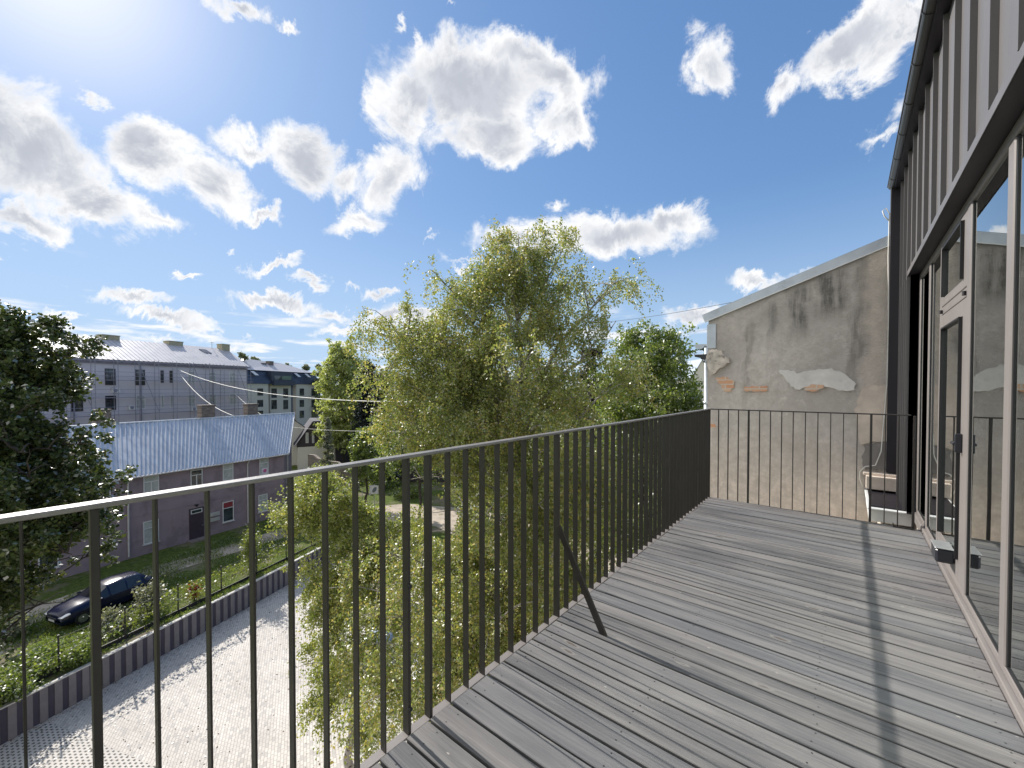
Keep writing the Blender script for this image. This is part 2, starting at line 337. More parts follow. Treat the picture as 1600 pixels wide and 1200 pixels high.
def paving_mat(kind):
    m = bpy.data.materials.new(kind); m.use_nodes = True; t = NT(m.node_tree); t.n.clear()
    pos = t.new('ShaderNodeNewGeometry').outputs['Position']
    v = t.new('ShaderNodeMapping', {'Vector': pos, 'Rotation': (0, 0, radians(-21 + (45 if kind == 'herringbone_paving' else 0)))}).outputs[0]
    if kind == 'herringbone_paving':
        b = t.new('ShaderNodeTexBrick', {'Vector': v, 'Color1': (.60, .565, .52, 1), 'Color2': (.70, .665, .615, 1), 'Mortar': (.38, .35, .32, 1), 'Scale': 1.,
                                         'Mortar Size': .009, 'Brick Width': .22, 'Row Height': .11, 'Mortar Smooth': .3}, offset=.5)
        b2 = t.new('ShaderNodeTexBrick', {'Vector': v, 'Color1': (0, 0, 0, 1), 'Color2': (1, 1, 1, 1), 'Mortar': (0, 0, 0, 1), 'Scale': 1.,
                                          'Mortar Size': .009, 'Brick Width': .22, 'Row Height': .11}, offset=.5)
        c = t.mix(t.ramp(b2.outputs[0], [(.86, 0), (.9, .5)]), b.outputs[0], (.32, .31, .305))
        h = b.outputs['Fac']
    else:
        s = t.new('ShaderNodeSeparateXYZ', {0: v})
        fx = t.math('FRACT', t.math('DIVIDE', s.outputs[0], .20))
        row = t.math('FLOOR', t.math('DIVIDE', s.outputs[0], .20))
        fy = t.math('FRACT', t.math('ADD', t.math('DIVIDE', s.outputs[1], .135), t.math('MULTIPLY', row, .5)))
        h1 = t.math('LESS_THAN', t.math('ABSOLUTE', t.math('SUBTRACT', fx, .5)), .25); h2 = t.math('LESS_THAN', t.math('ABSOLUTE', t.math('SUBTRACT', fy, .5)), .24)
        h = t.math('MULTIPLY', h1, h2)
        c = t.mix(h, (.60, .57, .53), (.13, .13, .12))
    n = t.noise(pos, .5, 5, .6)
    c = t.mix(t.ramp(n, [(.35, .22), (.6, 0)]), c, (.25, .23, .21))
    c = t.mix(t.ramp(t.noise(pos, 3.3, 7, .7), [(.60, 0), (.70, .5)]), c, (.30, .27, .24))
    bp = t.new('ShaderNodeBump', {'Height': t.math('SUBTRACT', t.math('MULTIPLY', t.noise(pos, 30, 4), .3), h), 'Strength': .4, 'Distance': .01})
    pr = t.new('ShaderNodeBsdfPrincipled', {'Base Color': c, 'Roughness': .85, 'Normal': bp.outputs[0], 'Specular IOR Level': .25})
    t.l.new(pr.outputs[0], t.new('ShaderNodeOutputMaterial').inputs[0])
    return m
def ground_mat():
    m = bpy.data.materials.new('garden_ground'); m.use_nodes = True; t = NT(m.node_tree); t.n.clear()
    pos = t.new('ShaderNodeNewGeometry').outputs['Position']
    n = t.noise(pos, .35, 7, .65); f = t.noise(pos, 4, 8, .75); g = t.noise(pos, 30, 4, .7)
    c = t.ramp(f, [(.3, (.045, .07, .02)), (.5, (.11, .15, .035)), (.72, (.21, .25, .075))])
    c = t.mix(t.ramp(n, [(.5, 0), (.62, .85)]), c, t.mix(g, (.20, .165, .125), (.34, .29, .23)))
    bp = t.new('ShaderNodeBump', {'Height': t.math('ADD', f, t.math('MULTIPLY', g, .4)), 'Strength': 1, 'Distance': .12})
    pr = t.new('ShaderNodeBsdfPrincipled', {'Base Color': c, 'Roughness': .95, 'Normal': bp.outputs[0], 'Specular IOR Level': .1})
    t.l.new(pr.outputs[0], t.new('ShaderNodeOutputMaterial').inputs[0])
    return m
def clearglass():
    m = bpy.data.materials.new('window_glazing'); m.use_nodes = True; t = NT(m.node_tree); t.n.clear()
    pos = t.new('ShaderNodeNewGeometry').outputs['Position']
    bp = t.new('ShaderNodeBump', {'Height': t.noise(pos, 1.1, 2, .4), 'Strength': .05, 'Distance': .02})
    g = t.new('ShaderNodeBsdfGlossy', {'Color': (.93, .96, .95, 1), 'Roughness': .004, 'Normal': bp.outputs[0]})
    tr = t.new('ShaderNodeBsdfTransparent', {'Color': (.78, .86, .80, 1)})
    fr = t.new('ShaderNodeLayerWeight', {'Blend': .28})
    k = t.math('MULTIPLY_ADD', fr.outputs['Fresnel'], 1.2, .26, clamp=True)
    mx = t.new('ShaderNodeMixShader', {0: k, 1: tr.outputs[0], 2: g.outputs[0]})
    t.l.new(mx.outputs[0], t.new('ShaderNodeOutputMaterial').inputs[0])
    return m
M = dict(
    wood=wood_mat(), stucco=stucco_mat(), glazing=clearglass(),
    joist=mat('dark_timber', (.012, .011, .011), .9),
    rail=mat('graphite_rail_paint', (.027, .023, .021), .42, .0, .12, 6, .15, 120, spec=.6, dirt=((.06, .055, .05), 9, .62, .35)),
    frame=mat('taupe_window_paint', (.215, .196, .188), .42, 0, .06, 2, .06, 200, spec=.5, dirt=((.29, .265, .25), 5, .6, .3)),
    gasket=mat('black_gasket', (.012, .012, .014), .5),
    clad=mat('grey_metal_cladding', (.135, .129, .13), .5, 0, .07, 1.5, .12, 15, spec=.45, dirt=((.165, .158, .158), 2.2, .55, .5), stretch=(1, 1, .4)),
    darkmetal=mat('black_sheet_metal', (.016, .014, .02), .45, 0, .1, 3, .05, 60),
    gutter=mat('graphite_gutter', (.06, .057, .056), .38, .3, .1, 4),
    zinc=mat('galvanised_sheet', (.46, .51, .56), .38, .55, .12, 5, .12, 9, dirt=((.34, .38, .42), 3, .55, .6)),
    whitemetal=mat('white_metal_flashing', (.72, .74, .75), .5, .1, .06, 4),
    plaster=mat('beige_plaster', (.66, .575, .50), .92, 0, .16, 4, .8, 14),
    cement=mat('pale_cement_patch', (.66, .65, .63), .9, 0, .16, 5, .7, 12, dirt=((.62, .61, .59), 4, .5, .5)),
    crumb=mat('crumbling_mortar', (.58, .53, .48), .95, 0, .3, 9, 1., 22, dirt=((.2, .18, .17), 14, .55, .8)),
    brickpatch=brick_mat('exposed_orange_brick', (.60, .27, .14), (.68, .42, .27), (.6, .54, .47), 1.),
    cable=mat('white_cable', (.78, .77, .72), .5), blackbox=mat('black_plastic', (.02, .022, .03), .35),
    purple=mat('mauve_render', (.29, .225, .255), .88, 0, .1, .8, .3, 30, dirt=((.19, .145, .17), .6, .5, .7)),
    tin=mat('corrugated_tin', (.50, .535, .58), .42, .25, .12, .7, .05, 20, dirt=((.33, .37, .44), 1.1, .5, .6), stretch=(3, .6, 1)),
    winwhite=mat('white_window_frame', (.66, .66, .66), .5, 0, .04), pane=glassmat('house_pane'), paneblind=mat('pane_with_blind', (.42, .44, .43), .25, 0, .25, 2.5),
    red=mat('red_blind', (.25, .03, .04), .6), door=mat('dark_plum_door', (.05, .032, .05), .5), pipewhite=mat('pale_downpipe', (.55, .53, .52), .5),
    oldbrick=brick_mat('sooty_old_brick', (.09, .07, .06), (.24, .20, .17), (.15, .13, .12), 1., bw=.26, rh=.09),
    stonewall=brick_mat('rough_block_masonry', (.30, .26, .23), (.21, .18, .165), (.14, .12, .11), 1., bw=.85, rh=.42, ms=.02, bump=1),
    greywall=mat('mauve_grey_render', (.58, .55, .59), .9, 0, .05, .4, .1, 20), greyroof=mat('pale_sheet_roof', (.46, .455, .48), .45, .2, .06, 1),
    ochre=mat('ochre_chimney_render', (.37, .34, .24), .9, 0, .12, 3), scaf=mat('scaffold_steel', (.24, .24, .30), .5, .3), scafdeck=mat('scaffold_board', (.25, .24, .29), .8),
    cream=mat('cream_render', (.52, .49, .44), .9, 0, .04, .3), mansard=mat('dark_blue_roof_sheet', (.032, .045, .075), .4, .2, .1, 1), bluestrip=mat('blue_grey_panel', (.13, .15, .20), .6),
    whitewall=mat('white_render', (.66, .64, .58), .9, 0, .05, .6), darkboard=mat('dark_boarding', (.05, .042, .05), .8, 0, .25, 5, .3, 20), slate=mat('dark_felt_roof', (.035, .035, .052), .75, 0, .2, 3, .3, 10),
    redbrick=brick_mat('red_brick', (.32, .15, .11), (.40, .2, .15), (.35, .3, .27), 1.),
    retain=mat('grey_retaining_panel', (.06, .054, .078), .8, 0, .12, 3, .3, 25), retain2=mat('light_retaining_panel', (.185, .172, .18), .8, 0, .12, 3, .3, 25),
    cap=mat('pale_coping', (.58, .56, .53), .75, 0, .1, 4), fencepost=mat('black_fence_post', (.02, .02, .022), .6),
    herring=paving_mat('herringbone_paving'), gridpav=paving_mat('grid_paving'), ground=ground_mat(),
    sand=mat('sandy_track', (.44, .375, .30), .95, 0, .22, .8, .6, 12, dirt=((.18, .17, .09), 1.4, .56, .8), coord='Object'),
    birchleaf=leafmat('birch_leaves', [(.10, .14, .05), (.16, .22, .07), (.23, .29, .09), (.30, .33, .12), (.40, .37, .13), (.28, .21, .11)], .44),
    birchleaf2=leafmat('yellow_birch_leaves', [(.12, .165, .05), (.21, .27, .075), (.31, .34, .11), (.44, .40, .13)], .44),
    darkleaf=leafmat('dark_broad_leaves', [(.03, .05, .02), (.055, .085, .03), (.09, .125, .04), (.16, .17, .055)], .28, .42, 1.3),
    midleaf=leafmat('mid_green_leaves', [(.08, .13, .035), (.15, .215, .055), (.25, .30, .08)], .42),
    lightleaf=leafmat('light_green_leaves', [(.09, .13, .03), (.18, .23, .05), (.28, .31, .075)], .4),
    grassleaf=leafmat('grass_blades', [(.07, .12, .025), (.15, .22, .045), (.27, .31, .09)], .4),
    purpleleaf=leafmat('purple_leaves', [(.012, .007, .01), (.03, .016, .02), (.05, .03, .03)], .15),
    spruce=leafmat('spruce_needles', [(.008, .014, .012), (.016, .026, .02), (.03, .04, .028)], .1),
    greyleaf=leafmat('grey_green_leaves', [(.09, .11, .06), (.2, .22, .15), (.36, .38, .28)], .3), redleaf=leafmat('red_autumn_leaves', [(.12, .02, .01), (.25, .05, .02), (.3, .1, .03)], .3),
    paleleaf=leafmat('pale_green_leaves', [(.20, .26, .10), (.32, .38, .14), (.45, .48, .20)], .5), brownleaf=leafmat('fallen_leaf_brown', [(.08, .06, .045), (.14, .10, .06), (.22, .17, .09)], .05),
    farleaf=leafmat('distant_leaves', [(.08, .105, .05), (.14, .165, .08), (.2, .22, .11)], .3),
    bark=mat('dark_bark', (.05, .042, .035), .95, 0, .35, 6, .8, 25), birchbark=mat('birch_bark', (.36, .34, .31), .85, 0, .2, 5, .5, 20, dirt=((.04, .035, .03), 5, .5, 1), stretch=(1, 1, 2.2)),
    carblue=mat('navy_car_paint', (.004, .007, .032), .2, .0, .1, 1, spec=.45), carwhite=mat('white_car_paint', (.7, .71, .72), .2, 0, .04, 1, spec=.8), carsilver=mat('silver_car_paint', (.34, .38, .40), .22, .6, .05, 1),
    carglass=glassmat('car_glass', (.008, .009, .012), .03), tyre=mat('tyre_rubber', (.018, .018, .018), .85), rim=mat('alloy_rim', (.4, .4, .42), .3, .8), lamp=mat('headlamp_glass', (.6, .62, .65), .12, 0, .1, 9, spec=.9),
    plate=mat('white_plate', (.65, .65, .66), .5), signpl=mat('faded_sign_face', (.46, .47, .47), .6), signgrey=mat('sign_emblem_grey', (.09, .11, .12), .6), steel=mat('galvanised_pole', (.35, .36, .37), .45, .5),
    floor=mat('room_floor', (.22, .17, .13), .5), roomwall=mat('room_wall', (.42, .42, .40), .9), curtain=mat('pale_green_curtain', (.62, .72, .58), .9, 0, .06, 4),
    bluewin=mat('blue_sticker_white', (.66, .62, .68), .5), pinkdisc=mat('pink_disc', (.55, .12, .30), .5),
)
R = random.Random(7)

# ------------------------------------------------------------------ ground, paving, track (setting)
ZG = -11.05; ZP = -12.45
WALLP = [(-22.6, -6.0), (-25.36, -.33), (-26.34, 2.22), (-27.3, 4.63), (-29.2, 9.44), (-31.64, 15.22), (-34.2, 21.5)]
mb = MB(); base = [(-19, -400)] + WALLP
for (a, b) in zip(base[:-1], base[1:]):
    a = np.array(a); b = np.array(b)
    xs = [-600, -120, -80, -60, -48, -44, -40, -37, -34]
    ra = [(min(x, a[0] - .1), a[1], ZG) for x in xs] + [(a[0] - .12, a[1], ZG)]
    rb = [(min(x, b[0] - .1), b[1], ZG) for x in xs] + [(b[0] - .12, b[1], ZG)]
    for i in range(len(ra) - 1): mb.quad(ra[i], ra[i + 1], rb[i + 1], rb[i])
mb.quad((-600, 21.5, ZG), (500, 21.5, ZG), (500, 900, ZG), (-600, 900, ZG))
tag(obj('ground', mb, M['ground']), kind='structure')
mb = MB().quad((-60, -400, ZP - .02), (500, -400, ZP - .02), (500, 22, ZP - .02), (-60, 22, ZP - .02)); tag(obj('lower_ground', mb, M['ground']), kind='structure')
mb = MB().quad((-22.6, -6, ZP), (.5, -6, ZP), (.5, 21.3, ZP), (-34.1, 21.3, ZP))
mb.add([(-22.6, -6, ZP), (-34.1, 21.3, ZP)] + [(x, y, ZP) for x, y in WALLP[1:6]][::-1], [(0, 1, 2, 3, 4, 5, 6)])
tag(obj('parking_paving', mb, M['herring']), kind='structure')
tdir = np.array([-.36, .933]); pdir = np.array([.933, .36])
def gp(o, a, b, z=ZP + .004): q = np.array(o) + pdir * a + tdir * b; return (q[0], q[1], z)
mb = MB().quad(gp((-25.7, .9), 0, -7), gp((-25.7, .9), 22, -7), gp((-25.7, .9), 22, 0), gp((-25.7, .9), 0.05, 0))
tag(obj('grid_paving', mb, M['gridpav']), kind='structure')
mb = MB().quad((-24.6, 13.0, ZP + .004), (-13, 7.7, ZP + .004), (-8, 21, ZP + .004), (-27.4, 21, ZP + .004))
tag(obj('parking_bay_paving', mb, M['gridpav']), kind='structure')
def ribbon(pts, ws, z, name, m):
    mb = MB(); P = []
    for i, p in enumerate(pts):
        t = np.array(pts[min(i + 1, len(pts) - 1)]) - np.array(pts[max(i - 1, 0)]); t = t / np.linalg.norm(t); n = np.array([-t[1], t[0]])
        for k in range(7): 
            q = np.array(p) + n * ws[i] * ((k - 3) / 3) * (1 + R.uniform(-.2, .2)); P.append((q[0], q[1], z))
    mb.add(P, [(i * 7 + k, (i + 1) * 7 + k, (i + 1) * 7 + k + 1, i * 7 + k + 1) for i in range(len(pts) - 1) for k in range(6)])
    return tag(obj(name, mb, m), kind='structure')
ribbon([(-30.5, -8), (-33.2, -2), (-35.2, 3), (-36.2, 7), (-37.0, 12), (-37.8, 17), (-37.5, 21), (-35, 24.5), (-29, 26.8), (-21, 26.8), (-8, 25), (10, 26)],
       [1., 1., 1.1, 1.0, 1.2, 1.5, 2.2, 3, 3.2, 3.6, 4, 4], ZG + .01, 'dirt_track', M['sand'])

# ------------------------------------------------------------------ leaves and trees
def leafmesh(name, P, size, mats, parent, rs, aspect=.62, flat=0., smooth_normals=False, hang=.35):
    N = len(P); P = np.asarray(P, float)
    a = rs.normal(size=(N, 3)); a[:, 2] = a[:, 2] * (1 - flat) - hang; a /= np.linalg.norm(a, axis=1)[:, None]
    b = rs.normal(size=(N, 3)); b[:, 2] *= (1 - flat)
    b -= a * np.sum(a * b, axis=1)[:, None]; b /= np.linalg.norm(b, axis=1)[:, None]
    c = np.cross(a, b)
    s = (size * rs.uniform(.65, 1.35, N))[:, None]
    V = np.empty((N, 4, 3)); V[:, 0] = P; V[:, 1] = P + a * s * .45 + b * s * aspect * .5 + c * s * .1
    V[:, 2] = P + a * s; V[:, 3] = P + a * s * .45 - b * s * aspect * .5 + c * s * .1
    me = bpy.data.meshes.new(name); me.vertices.add(N * 4); me.vertices.foreach_set('co', V.reshape(-1).astype('f'))
    me.loops.add(N * 4); me.loops.foreach_set('vertex_index', np.arange(N * 4, dtype='i'))
    me.polygons.add(N); me.polygons.foreach_set('loop_start', np.arange(0, N * 4, 4, dtype='i'))
    try: me.polygons.foreach_set('loop_total', np.full(N, 4, dtype='i'))
    except Exception: pass
    me.materials.append(mats); me.update(calc_edges=True)
    o = bpy.data.objects.new(name, me); COL.objects.link(o); o.parent = parent
    return o
def curve_pts(p0, p1, sag, n, rs, wob=.12):
    p0 = np.array(p0, float); p1 = np.array(p1, float); t = np.linspace(0, 1, n)[:, None]; L = np.linalg.norm(p1 - p0)
    P = p0 + (p1 - p0) * t; P[:, 2] += 4 * sag * L * (t * (1 - t))[:, 0]
    w_ = np.cumsum(rs.normal(size=(n, 3)), axis=0) * wob * L / n * .5; w_ -= w_ * 0; w_[0] = 0; P += w_ * np.minimum(1, 4 * t)
    return P
def tree(name, base, H, label, cat, leaf, bark, seed, crown0=.15, radius=None, n_limb=40, trunk_r=.2, lean=(0, 0), strands=40, slen=1.1, droop=.6, per=40,
         leafsize=.08, up=.55, extra=[], jit=.12, aspect=.62, group=None, flat=0., hang=.35, gaps=(), inner=.25, clump=0):
    """trunk + curved limbs + many twigs carrying leaf-sized faces; everything local to the base"""
    rs = np.random.RandomState(seed); root = empty(name, base, 0, label, cat, group)
    radius = radius or (lambda t: 3.0 * sin(pi * min(1, max(0, t)) ** .8))
    tb = MB(); nT = 14
    tr = np.array([[lean[0] * (i / nT) ** 1.3 * H + rs.normal() * .06, lean[1] * (i / nT) ** 1.3 * H + rs.normal() * .06, H * i / nT] for i in range(nT + 1)]); tr[0] = 0
    tb.tube(tr, [trunk_r * (1 - .93 * (i / nT) ** .9) + (.25 * trunk_r if i == 0 else 0) for i in range(nT + 1)], 9)
    def on_trunk(t): 
        q = t * nT; i = min(int(q), nT - 1); return tr[i] + (tr[i + 1] - tr[i]) * (q - i)
    limbs = []
    for i in range(n_limb):
        t = crown0 + (1 - crown0) * ((i + rs.uniform(0, 1)) / n_limb) ** .9 * .97
        az = i * 2.39996 + rs.uniform(-.4, .4); tt = (t - crown0) / (1 - crown0); L = radius(tt) * rs.uniform(.7, 1.12)
        p0 = on_trunk(max(.05, t - up * L / H * .75)); p1 = on_trunk(t) + np.array([cos(az) * L, sin(az) * L, rs.uniform(-.3, .35)])
        limbs.append((p0, p1, L))
    for (p1, tt) in extra:
        p1 = np.array(p1) - np.array(base); p0 = on_trunk(tt); limbs.append((p0, p1, np.linalg.norm(p1 - p0)))
    tips = []; dirs = []; w_ = []
    for (p0, p1, L) in limbs:
        n = 9; P = curve_pts(p0, p1, .10, n, rs, .25); r0 = max(.02, trunk_r * .33 * min(1, L / 4))
        tb.tube(P, [r0 * (1 - .85 * k / (n - 1)) for k in range(n)], 5)
        for b in range(max(2, int(L * 1.6))):
            s = rs.uniform(.25, .95); q = s * (n - 1); i = int(q); pb = P[i] + (P[min(i + 1, n - 1)] - P[i]) * (q - i)
            d = rs.normal(size=3); d[2] = abs(d[2]) * .6 + .1; d /= np.linalg.norm(d); lb = L * rs.uniform(.18, .38) * (1.15 - s * .5)
            PB = curve_pts(pb, pb + d * lb, .12, 5, rs, .3)
            tb.tube(PB, [r0 * .38, r0 * .3, r0 * .22, r0 * .15, r0 * .08], 4)
            for k in range(1, 5): tips.append(PB[k]); dirs.append(d); w_.append(1.1)
        for k in range(3, n): tips.append(P[k]); dirs.append((P[k] - P[k - 1]) / (np.linalg.norm(P[k] - P[k - 1]) + 1e-6)); w_.append(.9)
    obj('trunk', tb, bark, root, smooth=True)
    tips = np.array(tips); dirs = np.array(dirs); w_ = np.array(w_); w_ /= w_.sum()
    NS = int(strands * len(limbs)); idx = rs.choice(len(tips), NS, p=w_)
    p0 = tips[idx] + rs.normal(size=(NS, 3)) * jit * 1.5
    d0 = dirs[idx] + rs.normal(size=(NS, 3)) * .7; d0 /= np.linalg.norm(d0, axis=1)[:, None]
    Ls = slen * rs.uniform(.4, 1.3, NS)
    if clump:
        keep = (np.sin(p0[:, 0] * clump + seed) + np.sin(p0[:, 1] * clump * 1.3 + 2) + np.sin(p0[:, 2] * clump * 1.1 + 4)) > -1.2
        p0, d0, Ls = p0[keep], d0[keep], Ls[keep]; NS = len(p0)
    t = rs.uniform(0, 1, (NS, per))
    P = p0[:, None, :] + d0[:, None, :] * (Ls[:, None] * t * (1 - .45 * droop * t))[..., None]
    P[..., 2] -= Ls[:, None] * droop * t ** 1.8
    P = P + rs.normal(size=P.shape) * jit * .5
    P = P.reshape(-1, 3); P = P[P[:, 2] > .3]
    for (ga, gb, ra, rb_) in gaps:          # bare hollows in the crown: tapered oval tunnels between two points
        ga_, gb_ = np.array(ga) - np.array(base), np.array(gb) - np.array(base); ax = gb_ - ga_; Lg = np.linalg.norm(ax); ax /= Lg
        q = P - ga_; s_ = q @ ax; e = q - s_[:, None] * ax; sc = (s_ / Lg); sc = 1 + sc * (np.linalg.norm(np.array(gb) - C0) / np.linalg.norm(np.array(ga) - C0) - 1)
        hz = np.linalg.norm(e[:, :2], axis=1) / (ra * sc); vt = e[:, 2] / (rb_ * sc)
        P = P[~((hz ** 2 + vt ** 2 < rs.uniform(.75, 1.25, len(P))) & (s_ > 0) & (s_ < Lg))]
    leafmesh('crown', P, leafsize, leaf, root, rs, aspect, flat, hang=hang)
    return root

# main birch
bB = at(812, 600, 12.6); bB[2] = ZP
Hb = at(812, 372, 12.6)[2] - ZP
def rb(t): return 4.3 * min(1, (1 - t) ** .62 * 1.12 + .03) * (0.75 + .25 * min(1, t * 6))
ex = [(at(u, v, d), t) for u, v, d, t in [(985, 440, 12.8, .70), (960, 500, 12.2, .66), (905, 420, 12.4, .78), (682, 432, 12.8, .72), (700, 470, 12.2, .70), (660, 500, 12.6, .66),
      (655, 570, 12.0, .60), (600, 520, 13.2, .66), (605, 560, 12.6, .66), (625, 515, 12.8, .7), (590, 600, 12.6, .62), (640, 610, 12.0, .62), (600, 640, 12.2, .6), (575, 655, 12.6, .58), (635, 675, 12, .58), (680, 620, 11.6, .62), (660, 540, 11.8, .68), (620, 590, 13.2, .62), (700, 560, 11.4, .68), (740, 390, 12.5, .80), (780, 375, 12.8, .86), (860, 372, 12.2, .86), (890, 385, 12.9, .82), (600, 650, 11.6, .5), (1000, 600, 12.6, .55),
      (600, 850, 11.0, .35), (560, 960, 10.6, .28), (620, 1080, 9.4, .2), (680, 1000, 9, .25), (640, 900, 10, .3), (720, 900, 9.2, .3), (740, 780, 9.6, .4), (900, 800, 9.6, .38), (850, 650, 9.8, .5), (950, 720, 10, .42), (790, 560, 10.2, .6),
      (640, 1180, 9, .2), (590, 1130, 9.6, .2), (730, 1050, 8.8, .22), (540, 1000, 11.6, .25), (510, 900, 12.4, .3), (800, 980, 8.8, .28)]]
tree('birch_tree', bB, Hb, 'tall birch with yellowing drooping leaves rising right beside the balcony rail', 'tree', M['birchleaf'], M['birchbark'], 3, crown0=.16, radius=rb, n_limb=62,
     trunk_r=.21, strands=88, slen=.95, droop=.9, per=46, leafsize=.070, extra=ex, jit=.11, gaps=[(at(u, v, 7), at(u, v, 22), rx / F0 * 7, ry / F0 * 7) for u, v, rx, ry in [(630, 757, 72, 36), (555, 735, 48, 44), (690, 810, 26, 34), (975, 505, 22, 30)]])
# smaller birch over the yard, left of the first
b2 = at(545, 600, 14.5); b2[2] = ZP
ex = [(at(u, v, d), t) for u, v, d, t in [(455, 765, 14.8, .86), (450, 800, 14.6, .8), (435, 815, 15, .8), (480, 745, 15, .92), (500, 775, 14.4, .9), (590, 805, 14, .9), (640, 815, 14.4, .88), (675, 840, 14, .82), (470, 880, 14.2, .6), (500, 960, 13.5, .5), (520, 840, 14, .75), (620, 880, 13.6, .7), (560, 900, 13, .65), (600, 960, 13, .5), (550, 830, 14.8, .85), (660, 900, 14.5, .7)]]
Hb2 = at(530, 765, 14.5)[2] - ZP
tree('birch_tree', b2, Hb2, 'shorter yellow-green birch spreading over the paved yard, left of the tall birch', 'tree', M['birchleaf2'], M['birchbark'], 11, crown0=.2, radius=lambda t: 2.4 * min(1, (1 - t) ** .5 + .03) * (.6 + .4 * min(1, t * 3)), n_limb=24,
     trunk_r=.15, lean=(.02, .04), strands=64, slen=.8, droop=.75, per=44, leafsize=.085, extra=ex, jit=.13, clump=1.3, gaps=[(at(625, 752, 7), at(625, 752, 22), 78 / F0 * 7, 42 / F0 * 7), (at(690, 820, 7), at(690, 820, 22), 26 / F0 * 7, 34 / F0 * 7)])
# maple right of the birch
b3 = at(1010, 600, 15.5); b3[2] = ZP
Hb3 = at(1000, 515, 15.5)[2] - ZP
ex = [(at(u, v, d), t) for u, v, d, t in [(1060, 560, 14.8, .85), (1050, 530, 15, .9), (985, 520, 15.5, .92), (1070, 600, 14.5, .8), (940, 580, 15.5, .85), (1085, 640, 14.5, .7), (960, 640, 14.5, .75), (1020, 640, 13.6, .75)]]
tree('broadleaf_tree', b3, Hb3, 'fresh green tree between the tall birch and the plastered wall', 'tree', M['midleaf'], M['bark'], 21, crown0=.25, radius=lambda t: 3.2 * min(1, (1 - t) ** .45 + .03), n_limb=40,
     trunk_r=.2, strands=50, slen=.6, droop=.35, per=34, leafsize=.11, extra=ex, jit=.16, clump=1.2)
# dark tree on the left
b4 = onz(18, 985, ZG); k4 = .62
b4 = at(-40, 600, 15.0); b4[2] = ZG
Hb4 = at(0, 480, 15.0)[2] - ZG
ex = [(at(u, v, d), t) for u, v, d, t in [(150, 690, 15, .6), (140, 740, 15, .55), (110, 560, 15, .85), (90, 620, 14.6, .8), (130, 820, 14.2, .42), (150, 840, 14.6, .4), (60, 520, 15, .9), (100, 880, 13.5, .35), (60, 760, 13, .55), (30, 860, 13, .4), (20, 650, 13.5, .7), (90, 700, 13.6, .6), (60, 830, 14, .4), (120, 780, 14, .5), (40, 700, 12.6, .6), (0, 780, 12.6, .5), (20, 560, 14, .85)]]
tree('linden_tree', b4, Hb4, 'dark dense tree overhanging the parked navy car at the far left', 'tree', M['darkleaf'], M['bark'], 31, crown0=.22, radius=lambda t: 4.3 * min(1, (1 - t) ** .42 + .03) * (.7 + .3 * min(1, t * 4)), n_limb=60,
     trunk_r=.28, strands=56, slen=.55, droop=.3, per=46, leafsize=.145, extra=ex, jit=.17, aspect=.8, flat=.35, clump=1.1, gaps=[(at(125, 955, 8), at(125, 955, 24), 85 / F0 * 8, 58 / F0 * 8)])

def simple_tree(name, u, vtop, d, rpx, zbase, label, cat, leaf, seed, leafsize, n_limb=26, strands=26, per=26, crown0=.2, slen=None, droop=.3, group=None, shape=.5, bark=None):

    b = at(u, 600, d); b[2] = zbase; H = at(u, vtop, d)[2] - zbase; rr = rpx / F0 * d
    return tree(name, b, H, label, cat, leaf, bark or M['bark'], seed, crown0=crown0, radius=lambda t: rr * min(1, (1 - t) ** shape + .03) * (.65 + .35 * min(1, t * 3)), n_limb=n_limb,
                trunk_r=max(.15, H * .014), strands=strands, slen=slen or rr * .22, droop=droop, per=per, leafsize=leafsize, jit=rr * .05, group=group, clump=3.2 / rr)
simple_tree('poplar_tree', 537, 536, 62, 50, ZG, 'light green full tree right of the modern cream block', 'tree', M['paleleaf'], 41, .34, n_limb=50, strands=30, per=28, shape=.4)
simple_tree('purple_leaved_tree', 928, 532, 24, 36, ZP, 'dark purple-leaved tree glimpsed behind the right side of the tall birch', 'tree', M['purpleleaf'], 42, .16, crown0=.3)
simple_tree('garden_tree', 655, 625, 36, 90, ZG, 'green garden tree behind the square road sign and above the shaded shed', 'tree', M['midleaf'], 43, .19, n_limb=40, strands=30, crown0=.5)
simple_tree('apple_tree', 572, 672, 42, 42, ZG, 'rounded green fruit tree in front of the dark boarded house', 'tree', M['midleaf'], 44, .2, n_limb=34, crown0=.42)
simple_tree('larch_tree', 512, 655, 47, 16, ZG, 'thin brown-green conifer standing against the dark boarded house', 'tree', M['greyleaf'], 45, .12, n_limb=40, crown0=.1, shape=.9, bark=M['bark'])
simple_tree('garden_tree', 1070, 592, 26, 60, ZG, 'low green tree just left of the downpipe of the plastered wall', 'tree', M['midleaf'], 46, .17, n_limb=30, strands=24)
simple_tree('garden_tree', 760, 600, 48, 90, ZG, 'broad green tree showing through the lower crown of the tall birch', 'tree', M['midleaf'], 47, .24, n_limb=30, strands=24)
simple_tree('garden_tree', 880, 612, 40, 80, ZG, 'green tree far behind the tall birch, above the rail', 'tree', M['midleaf'], 48, .22, n_limb=30, strands=24)
simple_tree('garden_tree', 985, 600, 30, 60, ZG, 'green tree filling the gap under the crown of the fresh green tree', 'tree', M['midleaf'], 50, .2, n_limb=30, strands=24)
